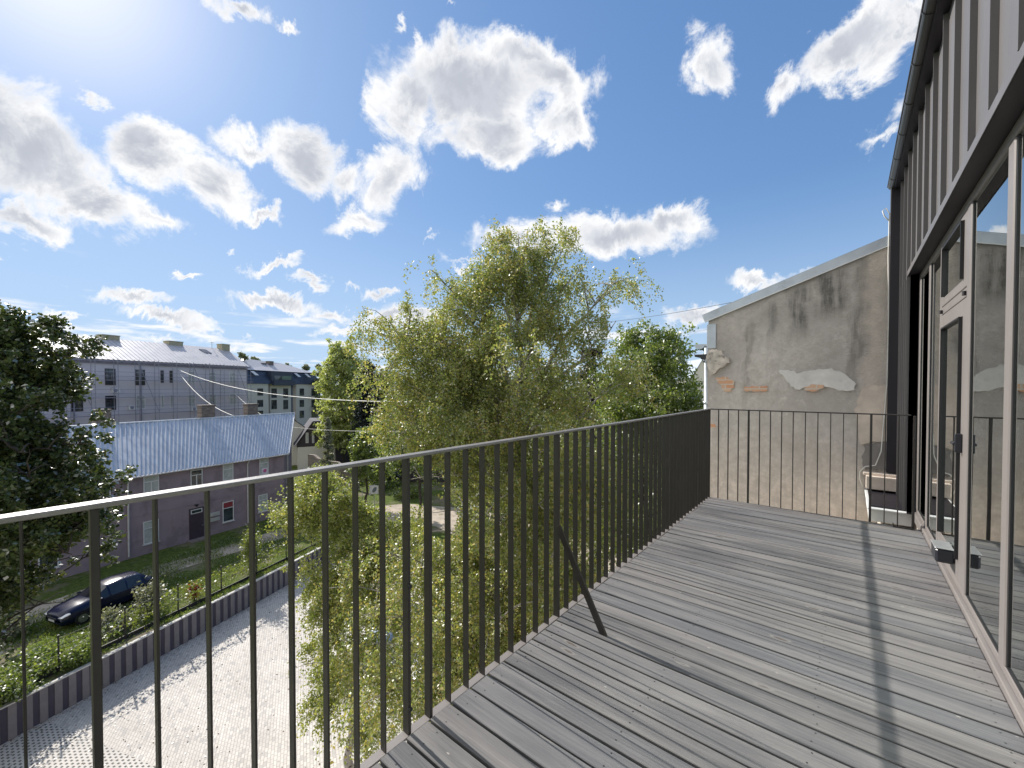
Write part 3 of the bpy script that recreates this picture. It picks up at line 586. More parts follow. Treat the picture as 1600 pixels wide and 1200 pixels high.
# spruces
def spruce(u, vtop, d, rpx, seed, label):
    b = at(u, 600, d); b[2] = ZG; H = at(u, vtop, d)[2] - ZG; rr = rpx / F0 * d
    return tree('spruce_tree', b, H, label, 'tree', M['spruce'], M['bark'], seed, crown0=.1, radius=lambda t: rr * (1 - t) + .1, n_limb=80, trunk_r=.25, strands=18, slen=rr * .25, droop=.4, per=26, leafsize=.28, up=-.2, jit=.15)
spruce(575, 566, 58, 30, 61, 'dark spruce right of the light green full tree')
spruce(596, 588, 52, 26, 62, 'darker shorter spruce nearest to the left birch')
# tree line beyond the buildings
fg = 'trees on the skyline beyond the houses'
for i, (u, vt, d, rp, lab) in enumerate([(378, 548, 110, 20, 'skyline tree just right of the last chimney of the scaffolded building'), (398, 556, 120, 16, 'skyline tree left of the dark roof dormers of the cream block'),
        (450, 566, 150, 15, 'skyline tree above the middle of the pale hipped roof'), (478, 567, 140, 15, 'skyline tree above the right end of the pale hipped roof'),
        (432, 568, 160, 12, 'skyline tree behind the tallest chimney of the cream block'), (500, 570, 130, 16, 'skyline tree partly behind the light green full tree')]):
    simple_tree('skyline_tree', u, vt, d, rp, ZG, lab, 'tree', M['farleaf'], 70 + i, .55, n_limb=18, strands=16, per=18, group=fg)
rs = np.random.RandomState(5); pts = []
for k in range(150):
    a = radians(rs.uniform(-75, 60)); dd = rs.uniform(190, 330); c = np.array([sin(a + 0) * dd * -1, cos(a) * dd, ZG]); rr = rs.uniform(6, 12); hh = rs.uniform(13, 21)
    q = rs.normal(size=(420, 3)); q /= np.linalg.norm(q, axis=1)[:, None]; q *= rs.uniform(.6, 1, 420)[:, None] ** .4
    pts.append(c + q * np.array([rr, rr, hh / 2]) + np.array([0, 0, hh / 2]))
fw = leafmesh('far_woods', np.concatenate(pts), 2.0, M['farleaf'], None, rs, .9)
tag(fw, 'hazy band of woodland along the horizon', 'woodland', kind='stuff')

# ------------------------------------------------------------------ our building
bld = empty('apartment_building', (.6, 0, 0), 0, 'metal-clad modern building with the glazed wall opening onto the deck', 'building')
def bo(name, mb, m, parent=None, **kw):
    o = obj(name, mb, m, parent or bld, **kw)
    if parent is None: o.location = (-.6, 0, 0)
    return o
XF = .605; XC = .53; YE = 7.68; YW = 6.5; Y0 = -2.6; ZH = 2.72; ZE = 4.16
mb = MB(); mb.box(XC, .60, Y0, YE, ZH + .05, ZE); mb.box(XC, .60, YW, YE, .02, ZH + .05)
y = YE - .25
while y > Y0:
    mb.box(XC - .030, XC + .001, y - .006, y + .006, ZH + .055 if y < YW else .03, ZE - .022); y -= .445
    if y > YW: mb.box(XC - .030, XC + .001, y + .22 - .006, y + .22 + .006, .03, ZH)
bo('cladding', mb, M['clad'])
mb = MB(); mb.box(XC - .022, .72, Y0, YW + .03, ZH, ZH + .048, .004); mb.box(XC, .72, YW, YW + .03, .0, ZH)
bo('header_flashing', mb, [M['darkmetal']])
mb = MB(); mb.box(XC - .026, XC - .0225, Y0, YW + .03, ZH - .004, ZH + .052); bo('header_trim', mb, M['clad'])
mb = MB(); mb.box(.415, .70, YE - .02, YE + .055, .27, ZE + .02, .004); mb.box(.6, .9, YE - .3, YE + .04, -1.5, .3); bo('corner_fin', mb, M['darkmetal'])
# eaves: soffit, roof and half-round gutter
mb = MB(); mb.box(.452, .62, Y0, YE + .05, ZE - .02, ZE + .01); mb.box(.45, .47, Y0, YE + .05, ZE - .01, ZE + .14); bo('soffit', mb, M['darkmetal'])
mb = MB(); mb.add([(.46, Y0, ZE + .16), (.46, YE + .05, ZE + .16), (5.5, YE + .05, 7.0), (5.5, Y0, 7.0), (.46, Y0, ZE + .12), (.46, YE + .05, ZE + .12), (5.5, YE + .05, 6.94), (5.5, Y0, 6.94)],
                 [(0, 1, 2, 3), (7, 6, 5, 4), (0, 4, 5, 1), (1, 5, 6, 2), (2, 6, 7, 3), (3, 7, 4, 0)]); bo('roof', mb, M['gutter'])
gx, gz = .438, ZE + .05; mb = MB(); n = 12; prof = [(gx + .05 * cos(pi + pi * k / n), gz + .05 * sin(pi + pi * k / n)) for k in range(n + 1)]
prof2 = [(gx + .045 * cos(pi + pi * k / n), gz + .045 * sin(pi + pi * k / n)) for k in range(n + 1)][::-1]; pr = prof + prof2
mb.prism([(x, Y0, z) for x, z in pr], (0, YE + .05 - Y0, 0)); mb.tube([(gx - .05, Y0, gz), (gx - .05, YE + .05, gz)], .009, 8)
mb.prism([(x, YE + .04, z) for x, z in prof], (0, .012, 0)); bo('gutter', mb, M['gutter'])
y = YE - .3
while y > -2:
    mb = MB(); mb.prism([(gx + (x - gx) * 1.09, y, gz + (z - gz) * 1.09) for x, z in prof] + [(gx + (x - gx) * 1.02, y, gz + (z - gz) * 1.02) for x, z in prof[::-1]], (0, .022, 0))
    bo('gutter_bracket', mb, M['gutter']); y -= .62
# storeys below and room behind the glass
mb = MB(); mb.box(.62, 9, Y0 - 3, YE - .3, ZP, -.12); mb.box(.62, 9, YE - .3, YE + .05, ZP, -1.5); mb.box(.72, 9, YW + .03, YE, -.12, 4.1); bo('lower_wall', mb, M['plaster'])
mb = MB(); mb.box(.64, 6.2, Y0, YW, -.12, .012); bo('room_floor', mb, M['floor'])
mb = MB(); mb.box(6.2, 6.3, Y0, YW, 0.012, 3); mb.box(.72, 6.2, YW, YW + .028, .012, 3); mb.box(.64, 6.2, Y0 - .1, Y0, .012, 3); mb.box(.72, 6.2, Y0, YW, 2.78, 2.9); bo('room_wall', mb, M['roomwall'])
def curtain(y0, y1, x=.86):
    mb = MB(); n = int((y1 - y0) / .012); vs = []
    for i in range(n + 1):
        yy = y0 + (y1 - y0) * i / n; xx = x + .035 * sin(yy * 62) + .012 * sin(yy * 23)
        vs += [(xx, yy, .03), (xx + .01, yy, 2.7)]
    mb.add(vs, [(2 * i, 2 * i + 2, 2 * i + 3, 2 * i + 1) for i in range(n)]); bo('curtain', mb, M['curtain'], smooth=True)
curtain(3.15, 3.9); curtain(1.35, 2.72); curtain(-.6, .3); curtain(5.7, 6.1, .9)
# glazed wall: base trim, mullions, panes, door
XG = .618
mb = MB(); mb.box(XF - .02, XG + .05, Y0, YW, -.06, .035, .004); mb.box(XF + .004, XG + .06, Y0, YW, .036, .075, .004); bo('threshold', mb, M['frame'])
for y in [5.9, 5.1, 3.7, 2.6, 1.5]:
    mb = MB(); mb.tube([(XF - .0235, y - .2, .005), (XF - .019, y - .2, .005)], .008, 8); bo('screw_head', mb, M['gasket'])
mb = MB(); mb.box(XF, XG + .06, Y0, YW, 2.655, ZH - .002, .004); bo('window_frame', mb, M['frame'])
mull = [(6.40, 6.49), (5.72, 5.80), (5.06, 5.13), (3.98, 4.08), (3.08, 3.18), (2.12, 2.21), (1.16, 1.25), (.2, .29), (-.76, -.67), (-1.7, -1.6)]
for a, b in mull:
    mb = MB(); mb.box(XF, XG + .06, a, b, .076, 2.654, .006); bo('mullion', mb, [M['frame'], M['gasket']])
ys = [(mull[i + 1][1], mull[i][0]) for i in range(len(mull) - 1)]
for a, b in ys:
    if abs(a - 4.08) < .01: continue
    mb = MB(); mb.box(XG, XG + .006, a + .001, b - .001, .077, 2.654); bo('window_pane', mb, M['glazing'])
    mb = MB(); mb.box(XG - .006, XG + .02, a, a + .012, .08, 2.65); mb.box(XG - .006, XG + .02, b - .02, b - .009, .08, 2.65); mb.box(XG - .006, XG + .02, a + .013, b - .021, .08, .09); bo('glazing_gasket', mb, M['gasket'])
# transom light + door leaf between y = 4.08 and 5.06
ya, yb = 4.082, 5.058
def framed(name, ya, yb, za, zb, wy, wz0, wz1, x0=XF + .002, x1=XG + .03):
    mb = MB(); mb.box(x0, x1, ya, ya + wy, za, zb, .005); mb.box(x0, x1, yb - wy, yb, za, zb, .005)
    mb.box(x0, x1, ya + wy, yb - wy, za, za + wz0, .005); mb.box(x0, x1, ya + wy, yb - wy, zb - wz1, zb, .005)
    f = bo(name, mb, M['frame']); gl = MB(); gl.box(XG - .01, XG - .004, ya + wy, yb - wy, za + wz0, zb - wz1)
    g = obj('door_pane' if name == 'door' else 'transom_pane', gl, M['glazing'], f)
    gm = MB(); gm.box(XG - .03, XG, ya + wy - .001, ya + wy + .012, za + wz0, zb - wz1); gm.box(XG - .03, XG, yb - wy - .012, yb - wy + .001, za + wz0, zb - wz1); gm.box(XG - .03, XG, ya + wy, yb - wy, zb - wz1 - .012, zb - wz1 + .001)
    obj('glazing_gasket', gm, M['gasket'], f); return f
framed('transom_window', ya, yb, 2.13, 2.652, .11, .07, .05)
mb = MB(); mb.box(XF + .004, XG + .03, ya, yb, 2.065, 2.127, .003); bo('door_head', mb, M['frame'])
door = framed('door', ya, yb, .08, 2.06, .12, .16, .12)
mb = MB(); mb.box(XF - .035, XF + .002, ya + .045, ya + .075, 1.0, 1.13, .004); mb.box(XF - .045, XF - .02, ya + .05, ya + .14, 1.05, 1.07, .004); obj('handle', mb, M['blackbox'], door)
for yy in (ya + .02, yb - .05):
    mb = MB(); mb.tube([(XF - .008, yy, 2.07), (XF - .008, yy, 2.10)], .011, 8); obj('hinge', mb, M['gasket'], door)
mb = MB(); mb.box(XF - .10, XF + .0, 4.29, 4.49, .17, .27, .012); mb.k = 1; mb.box(XF - .104, XF - .002, 4.288, 4.492, .2705, .28, .004)
bo('wall_socket_box', mb, [M['blackbox'], M['steel']])

# ------------------------------------------------------------------ deck and railing
deck = empty('balcony_deck', (-1.4, 0, 0), 0, 'weathered grey timber deck of narrow boards in front of the glazed wall', 'deck')
mb = MB(); y = -1.6; YD = 5.87; k = 0
while y < YD - .03:
    wd = min(.1135, YD - y); dz_ = R.uniform(-.0018, .0018); e = R.uniform(-.004, .004)
    mb.k = 0; mb.box(-1.40 + e, XF - .022, y, y + wd - R.uniform(0, .0012), -.028 + dz_, dz_, .003)
    mb.k = 1
    for xs_ in (-1.33, -.72, -.1, .52):
        for yo in (.03, .09):
            xx = xs_ + R.uniform(-.012, .012); yy = y + yo + R.uniform(-.006, .006); rr = .0038
            mb.add([(xx + rr * cos(q * pi / 3), yy + rr * sin(q * pi / 3), dz_ + .0006) for q in range(6)], [(0, 1, 2, 3, 4, 5)])
    y += .1252
o = obj('boards', mb, [M['wood'], M['gasket']], deck); o.location = (1.4, 0, 0)
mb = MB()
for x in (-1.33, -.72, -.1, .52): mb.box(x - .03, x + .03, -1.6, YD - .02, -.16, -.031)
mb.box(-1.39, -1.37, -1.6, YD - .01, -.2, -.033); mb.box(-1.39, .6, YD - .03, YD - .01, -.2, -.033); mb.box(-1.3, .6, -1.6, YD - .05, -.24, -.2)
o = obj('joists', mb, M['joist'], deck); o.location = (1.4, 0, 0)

M['toprail'] = mat('glare_lightened_handrail', (.20, .185, .175), .40, .15, .1, 6, .1, 120, spec=1., dirt=((.28, .26, .25), 9, .55, .5))  # paler than the other rails: sun and sky glare put into its colour
rail = empty('balcony_railing', (-1.43, 0, 0), 0, 'dark metal balustrade of flat upright bars around the timber deck', 'railing')
RX = -1.43; RZ = 1.168
def ro(name, mb, m=M['rail']):
    o = obj(name, mb, m, rail); o.location = (-RX, 0, 0); return o
mb = MB(); mb.box(RX - .025, RX + .022, -1.5, 5.905, RZ - .013, RZ, .0025); ro('top_rail', mb, M['toprail'])
mb = MB(); mb.box(RX + .0225, .50, 5.862, 5.905, RZ - .013, RZ, .0025); ro('end_top_rail', mb)
mb = MB(); mb.box(RX - .022, RX + .020, -1.5, 5.903, -.02, -.010, .002); ro('bottom_rail', mb, M['frame'])
mb = MB(); mb.box(RX + .0205, .50, 5.878, 5.903, -.02, -.010, .002); ro('end_bottom_rail', mb)
def bar(x0, x1, y0, y1, nm='baluster'):
    mb = MB(); mb.box(x0, x1, y0, y1, -.0095, RZ - .0135, .0015); return ro(nm, mb)
for k in range(-13, 51):
    y = .017 + .1152 * k
    if y > 5.80: continue
    if k % 9 == 1: bar(RX - .022, RX + .018, y - .008, y + .008, 'post')
    elif k == 9: bar(RX - .022, RX + .018, y - .007, y + .007, 'post')
    else: bar(RX - .020, RX + .017, y - .003 + R.uniform(-.001, .001), y + .003)
bar(RX - .022, RX + .018, 5.875, 5.895, 'post')
for u in [1122.5, 1137.7, 1153.5, 1169.5, 1186.5, 1203.5, 1221, 1239, 1258, 1277.5, 1297.5, 1317.5, 1339, 1360.7, 1383, 1404, 1428.5]:
    x = ony(u, 700, 5.885)[0]; w2 = .010 if u in (1169.5, 1360.7, 1428.5) else .004
    bar(x - w2, x + w2, 5.866, 5.901, 'post' if w2 > .005 else 'baluster')
# diagonal prop from a post down to the deck
pb = onx(872, 822, RX + .02); foot = onz(945, 990, 0.002)
a = np.array([RX + .019, 2.19, pb[2]]); b = np.array([foot[0], 2.19, .003]); d = b - a; d /= np.linalg.norm(d); nrm = np.array([-d[2], 0, d[0]])
mb = MB(); hw = .018
mb.prism([tuple(a + nrm * hw + np.array([0, -.006, 0])), tuple(a - nrm * hw + np.array([0, -.006, 0])), tuple(b - nrm * hw * .2 + d * .02 * 0 + np.array([-.02, -.006, 0])), tuple(b + np.array([.022, -.006, 0]))], (0, .014, 0)); ro('brace', mb)
# bolt bumps on posts
for (y, z) in ((.017 + .1152 * 9, .62), (.017 + .1152 * 9, .10), (.017 + .1152 * 46, .95), (.017 + .1152 * 46, .45)):
    mb = MB(); mb.tube([(RX + .018, y, z), (RX + .026, y, z)], .009, 8); ro('bolt', mb, M['gasket'])
# foot bracket at the far right corner of the railing
x = ony(1428, 800, 5.885)[0]; mb = MB(); mb.box(x - .16, x + .02, 5.93, 5.94, -.03, -.02); mb.box(x - .16, x - .15, 5.80, 5.94, -.0, .01); mb.box(x - .15, x, 5.80, 5.81, .0, .01); ro('foot_bracket', mb)

# ------------------------------------------------------------------ neighbouring plastered wall
YN = 7.75
nb = empty('neighbour_building', (-1.9, YN, 0), 0, 'old neighbouring house end wall of stained grey-beige render with exposed bricks', 'building')
def no(name, mb, m, **kw):
    o = obj(name, mb, m, nb, **kw); o.location = (1.9, -YN, 0); return o
Pw = lambda u, v, Y=YN: (lambda p: (p[0], p[2]))(ony(u, v, Y))
x0, z0 = -1.905, 2.60; x1, z1 = 1.6, 2.60 + (1.6 + 1.905) * .345
mb = MB(); nx = 60; nz_ = 120; rs = np.random.RandomState(9)
# front face as a gently uneven sheet
def wob(x, z): return .012 * sin(x * 3.1 + 1) * sin(z * 2.3) + .008 * sin(x * 7.7 + z * 5.1) + .004 * sin(x * 19 + 2) * sin(z * 17)
vs = []
for i in range(nx + 1):
    x = x0 + (x1 - x0) * i / nx; zt = z0 + (x - x0) * .345
    for j in range(nz_ + 1):
        z = -12.45 + (zt + 12.45) * (1 - (1 - j / nz_) ** 2.2); vs.append((x, YN - (wob(x, z) if 0 < i < nx else 0), z))
mb.add(vs, [(i * (nz_ + 1) + j, (i + 1) * (nz_ + 1) + j, (i + 1) * (nz_ + 1) + j + 1, i * (nz_ + 1) + j + 1) for i in range(nx) for j in range(nz_)])
mb.add([(x0, YN, -12.45), (x0, YN + 8, -12.45), (x0, YN + 8, z0), (x0, YN, z0)], [(0, 3, 2, 1)])
mb.add([(x0, YN, z0), (x1, YN, z1), (x1, YN + 8, z1), (x0, YN + 8, z0)], [(0, 1, 2, 3)])
no('gable_wall', mb, M['stucco'], smooth=True)
# metal coping along the verge + roof sheet behind
mb = MB(); t = np.array([1, 0, .345]); t /= np.linalg.norm(t); nn = np.array([-t[2], 0, t[0]])
A = np.array([x0 - .05, YN - .035, z0 - .02]); Bp = np.array([x1, YN - .035, z0 - .02 + (x1 - x0 + .05) * .345])
mb.prism([tuple(A), tuple(Bp), tuple(Bp + nn * .135), tuple(A + nn * .135)], (0, .028, 0))
mb.prism([tuple(A + nn * .136), tuple(Bp + nn * .136), tuple(Bp + nn * .142), tuple(A + nn * .142)], (0, 8, 0)); no('verge_flashing', mb, M['zinc'])
mb = MB(); q = -.004; mb.prism([tuple(A + nn * -.002), tuple(Bp + nn * -.002), tuple(Bp + nn * .012), tuple(A + nn * .012)], (0, -.008, 0)); no('drip_edge', mb, M['whitemetal'])
(xa, za), (xb, zb) = Pw(1110, 505), Pw(1119, 544); mb = MB(); mb.box(x0 - .02, xb, YN - .02, YN + .25, zb, za - .02, .004); no('corner_flashing', mb, M['zinc'])
mb = MB(); mb.tube([(x0 - .05, YN + .12, 2.15), (x0 - .05, YN + .12, -12.4)], .045, 10)
for z in (1.15, -.6): mb.tube([(x0 - .05, YN + .12, z), (x0 - .05, YN + .12, z + .05)], .055, 10)
no('downpipe', mb, M['zinc'], smooth=True)
(xg, zg) = Pw(1102, 540); mb = MB(); n = 10
mb.prism([(x0 - .17 + .09 * cos(pi + pi * k / n), YN + .1, zg + .04 + .09 * sin(pi + pi * k / n)) for k in range(n + 1)], (0, 6, 0)); no('side_gutter', mb, M['zinc'])
mb = MB(); mb.box(x0 - .22, x0 + .03, YN - .01, YN + 5, zg - .19, zg - .15); mb.box(x0 - .12, x0 + .03, YN - .012, YN + 5, zg - .235, zg - .192); no('eaves_board', mb, M['blackbox'])
def patch(name, pts, m, th=.012, base=.02, seed=1):
    """irregular raised or exposed patch whose outline is given on the wall"""
    rr = np.random.RandomState(seed); P = [np.array(Pw(u, v)) for u, v in pts]; out = []
    for i in range(len(P)):
        a, b = P[i], P[(i + 1) % len(P)]; n = max(2, int(np.linalg.norm(b - a) / .04))
        for k in range(n): q = a + (b - a) * k / n + rr.normal(size=2) * .008; out.append(q)
    c = sum(out) / len(out); mb = MB(); N = len(out)
    ring = [(q[0], YN - base, q[1]) for q in out]; inn = [(q[0], YN - base - th * rr.uniform(.8, 1.1), q[1]) for q in out]; back = [(q[0], YN + .02, q[1]) for q in out]
    mb.add(back + ring + inn + [(c[0], YN - base - th, c[1])], [(i, (i + 1) % N, N + (i + 1) % N, N + i) for i in range(N)] + [(N + i, N + (i + 1) % N, 2 * N + (i + 1) % N, 2 * N + i) for i in range(N)] + [tuple(range(2 * N, 3 * N))])
    return no(name, mb, m)
patch('cement_patch', [(1217, 580), (1232, 577), (1245, 583), (1262, 580), (1280, 576), (1300, 577), (1318, 583), (1330, 593), (1337, 600), (1334, 609), (1322, 612), (1305, 607), (1290, 604), (1275, 602), (1255, 607), (1243, 608), (1236, 603), (1230, 597), (1224, 588)], M['cement'], .01, seed=2)
patch('exposed_brick', [(1120, 590), (1135, 588), (1141, 593), (1148, 596), (1147, 604), (1141, 612), (1132, 611), (1127, 603), (1125, 597), (1121, 596)], M['brickpatch'], .004, .022, seed=3)
patch('exposed_brick', [(1162, 605), (1180, 603), (1199, 604), (1199, 611), (1182, 611), (1163, 610)], M['brickpatch'], .004, .022, seed=4)
patch('exposed_brick', [(1257, 605), (1272, 600), (1288, 602), (1288, 607), (1270, 612), (1258, 610)], M['brickpatch'], .006, .034, seed=5)
patch('exposed_brick', [(1110, 663), (1117, 661), (1119, 668), (1112, 670)], M['brickpatch'], .004, .022, seed=6)
patch('crumbling_corner', [(1108, 548), (1118, 545), (1128, 548), (1132, 556), (1139, 559), (1140, 567), (1133, 571), (1126, 574), (1120, 583), (1113, 586), (1108, 576), (1106, 566), (1103, 560)], M['crumb'], .03, seed=7)
patch('beige_plaster_panel', [(1348, 606), (1360, 604), (1390, 604), (1390, 690), (1372, 689), (1349, 694), (1343, 693), (1336, 640), (1341, 620)], M['plaster'], .012, seed=8)
patch('grey_mortar_patch', [(1350, 696), (1377, 690), (1390, 690), (1390, 735), (1348, 731)], mat('grey_mortar', (.25, .235, .225), .9, 0, .2, 4, .6, 14), .004, .024, seed=9)
# stepped ledges between the two buildings, below deck level
(xl, zl) = Pw(1353, 768); (xr, zr) = Pw(1357, 790)
mb = MB(); mb.box(.20, .62, 7.50, YN - .01, .05, .225, .004); mb.box(.17, .62, 7.58, YN - .01, .226, .26, .004); no('plaster_ledge', mb, M['plaster'])
mb = MB(); mb.box(.205, .60, 6.6, YN - .01, -.17, -.02, .01); mb.box(.19, .60, 6.55, YN - .01, -.019, .0, .004); mb.k = 1; mb.box(.22, .60, 6.62, YN - .01, .001, .02)
no('white_ledge_flashing', mb, [M['whitemetal'], M['darkmetal']])
mb = MB(); mb.box(.30, .60, 6.0, 6.55, -.24, -.20, .004); mb.k = 1; mb.box(.33, .61, 5.95, YN - .01, -2.6, -.245); no('lower_pier', mb, [M['darkmetal'], M['plaster']])
# white cable on the wall
cp = [(1383, 345), (1376, 338), (1373, 330), (1378, 325), (1384, 334), (1383.5, 345), (1382, 400), (1382.5, 500), (1380, 600), (1379, 680), (1377, 705), (1368, 727), (1352, 729), (1343, 737), (1343, 748), (1348, 760)]
pts = []
for i, (u, v) in enumerate(cp): q = ony(u + (6 if i < 9 else 0), v, YN - .06); pts.append(q)
cb = MB(); cb.tube(pts, .007, 6); tag(obj('white_cable', cb, M['cable'], smooth=True), 'thin white cable running down beside the black fin and curling left at its end', 'cable')

# ------------------------------------------------------------------ houses beyond
class Bld:
    """vertical street front: x along it, y into the building, z up"""
    def __init__(s, name, o, ang, z, label, cat='house'):
        s.a = radians(ang); s.o = np.array(o[:2], float); s.z = z
        s.root = empty(name, (o[0], o[1], z), s.a + pi / 2, label, cat)
    def l(s, u, v, y=0):
        t = np.array([-sin(s.a), cos(s.a)]); n = np.array([-cos(s.a), -sin(s.a)]); nn = np.array([t[1], -t[0]]); r = ray(u, v); o = s.o + n * y
        k = (o @ nn) / (r[:2] @ nn); p = C0 + r * k
        return float((p[:2] - o) @ t), float(p[2]) - s.z
    def part(s, name, mb, m, parent=None, **kw): return obj(name, mb, m, parent or s.root, **kw)
    def window(s, x0, x1, z0, z1, kind='tt', frame=None, pane=None, y=0, fw=.06, depth=.05, name='window'):
        frame = frame or M['winwhite']; pane = pane or M['pane']
        fr = MB(); yo, yi = y - depth, y + .03
        fr.box(x0, x1, yo, yi, z0, z0 + fw); fr.box(x0, x1, yo, yi, z1 - fw, z1); fr.box(x0, x0 + fw, yo, yi, z0 + fw, z1 - fw); fr.box(x1 - fw, x1, yo, yi, z0 + fw, z1 - fw)
        zm = z0 + (z1 - z0) * .68
        if 't' in kind: fr.box(x0 + fw, x1 - fw, yo + .004, yi, zm - fw / 2, zm + fw / 2)
        if 'v' in kind:
            xm = (x0 + x1) / 2; fr.box(xm - fw / 2, xm + fw / 2, yo + .004, yi, z0 + fw, (zm - fw / 2) if 't' in kind else z1 - fw)
        o = s.part(name, fr, frame); pm = MB(); pm.box(x0 + fw, x1 - fw, y - .012, y + .01, z0 + fw, z1 - fw); obj('pane', pm, pane, o)
        return o
def corrug(mb, P00, P10, P11, P01, n, h=.03):
    """sheet with n trapezoid ribs running from the 0-edge to the 1-edge"""
    P00, P10, P11, P01 = [np.array(p, float) for p in (P00, P10, P11, P01)]; nr = np.cross(P10 - P00, P01 - P00); nr /= np.linalg.norm(nr)
    if nr[2] < 0: nr = -nr
    fr = [(0, 0), (.55, 0), (.65, 1), (.88, 1), (.98, 0)]; vs = []
    for i in range(n):
        for (f, hh) in fr:
            t = (i + f) / n; vs += [P00 + (P10 - P00) * t + nr * h * hh, P01 + (P11 - P01) * t + nr * h * hh]
    m = len(vs) // 2; mb.add(vs, [(2 * i, 2 * i + 2, 2 * i + 3, 2 * i + 1) for i in range(m - 1)])

# mauve house ------------------------------------------------------
H = Bld('mauve_house', onz(200, 874, ZG), 12, ZG, 'two-storey mauve house with a pale blue corrugated tin roof behind the garden')
ze = -4.95 - ZG; zr_ = -1.5 - ZG
mb = MB(); mb.prism([(-9, 0, 0), (12.0, 0, 0), (16.2, 4.9, 0), (16.2, 9.6, 0), (-9, 9.6, 0)], (0, 0, ze - .02))
mb.add([(12.0, 0, ze - .02), (16.2, 4.9, ze - .02), (16.2, 4.9, zr_ - .12)], [(0, 1, 2)]); mb.add([(16.2, 9.6, ze - .02), (16.2, 4.9, ze - .02), (16.2, 4.9, zr_ - .12)], [(0, 1, 2)])
mb.add([(-9, 0, ze - .02), (-9, 4.9, zr_ - .12), (-9, 9.6, ze - .02)], [(0, 1, 2)])
mb.box(-9, 12, -.03, -.001, 2.95, 3.02); H.part('wall', mb, M['purple'])
mb = MB(); corrug(mb, (-9.3, -.35, ze - .12), (12.25, -.35, ze - .12), (16.6, 4.95, zr_), (-9.3, 4.95, zr_), 84, .06)
corrug(mb, (-9.3, 10, ze - .12), (16.6, 10, ze - .12), (16.6, 4.95, zr_), (-9.3, 4.95, zr_), 84, .06)
mb.tube([(-9.3, 4.95, zr_ + .02), (16.6, 4.95, zr_ + .02)], .09, 6)
mb.tube([(12.3, -.37, ze - .1), (16.65, 4.95, zr_ + .03)], .05, 6)
rf = H.part('roof', mb, M['tin'])
mb = MB(); mb.tube([(-9.3, -.42, ze - .16), (12.25, -.42, ze - .16)], .06, 8); H.part('gutter', mb, M['pipewhite'])
def chimney(B_, u0, u1, vt, y, m, hb=1.6, dp=.8, parent=None, nm='chimney'):
    xa, zt = B_.l(u0, vt, y); xb, _ = B_.l(u1, vt, y); xa, xb = min(xa, xb), max(xa, xb); mb = MB(); mb.box(xa, xb, y, y + dp, zt - hb, zt - .12); mb.box(xa - .06, xb + .06, y - .06, y + dp + .06, zt - .12, zt, .02)
    return B_.part(nm, mb, m, parent)
chimney(H, 150, 174, 640, 5.2, M['oldbrick']); chimney(H, 315, 336, 633, 5.2, M['oldbrick']); chimney(H, 387, 403, 631, 5.2, M['oldbrick'])
def win(B_, pts, **kw):
    (u0, v0, u1, v1) = pts; x0, zt = B_.l(u0, v0); x1, zb = B_.l(u1, v1); _, zb2 = B_.l(u0, v1)
    return x0, x1, zb, zt
for (x0, z0, x1, z1, kd, pn) in [(.95, -6.65, 1.9, -5.2, 'tv', 'paneblind'), (4.0, -6.65, 4.86, -5.3, 'tv', 'pane'), (6.42, -6.67, 7.27, -5.22, 't', 'paneblind'), (9.58, -6.75, 10.42, -5.15, 't', 'paneblind'), (-1.75, -6.6, -.9, -5.2, 't', 'pane'), (-4.4, -6.6, -3.5, -5.2, 't', 'pane'),
                                 (.90, -10.3, 1.85, -8.6, 't', 'paneblind'), (6.37, -10.25, 7.27, -8.5, 't', 'pane'), (9.45, -10.2, 10.3, -8.6, 't', 'paneblind'), (-4.4, -10.2, -3.5, -8.6, 't', 'pane')]:
    wn = H.window(x0, x1, z0 - ZG, z1 - ZG, kd, pane=M[pn])
    mb = MB(); mb.box(x0 - .06, x1 + .06, -.12, .0, z0 - ZG - .06, z0 - ZG - .005); obj('sill', mb, M['pipewhite'], wn)
    if abs(x0 - 6.37) < .01: mb = MB(); mb.box(x0 + .07, x1 - .07, -.03, -.013, z1 - ZG - .5, z1 - ZG - .07); obj('red_blind', mb, M['red'], wn)
    if abs(x0 - 9.58) < .01:
        mb = MB(); mb.box(x0 + .16, x1 - .06, -.06, -.05, z0 - ZG + .06, z0 - ZG + .62); mb.k = 1; c = (x0 + x1) / 2 + .06; zc = z0 - ZG + .36
        mb.add([(c + .17 * cos(q * pi / 8), -.064, zc + .17 * sin(q * pi / 8)) for q in range(16)][::-1], [tuple(range(16))]); obj('window_sticker', mb, [M['bluewin'], M['pinkdisc']], wn)
mb = MB(); mb.box(3.86, 4.92, -.04, .02, 0.12, 2.62); dr = H.part('door', mb, M['door'])
mb = MB(); mb.box(3.98, 4.80, -.062, -.042, 2.18, 2.52); obj('door_light_frame', mb, M['winwhite'], dr); mb = MB(); mb.box(4.04, 4.74, -.07, -.0625, 2.24, 2.46); obj('pane', mb, M['pane'], dr)
mb = MB(); mb.tube([(4.86, -.1, 1.1), (4.72, -.1, 1.1)], .02, 6); obj('handle', mb, M['steel'], dr)
mb = MB(); mb.box(3.7, 5.1, -.7, .0, 0, .12); H.part('doorstep', mb, M['stonewall'])
mb = MB(); mb.box(4.25, 4.5, -.22, -.001, 2.85, 2.9); mb.box(4.3, 4.44, -.2, -.04, 2.74, 2.85, .02); H.part('door_lamp', mb, M['blackbox'])
for zz in (1.15, 1.6):
    mb = MB(); mb.box(5.35, 6.1, -.14, -.001, zz, zz + .3, .02); H.part('mailbox', mb, mat('pale_mailbox', (.4, .4, .38), .5))
mb = MB(); mb.box(2.76, 3.4, -.02, -.001, 1.3, 2.55, .01); H.part('blind_panel', mb, M['purple'])
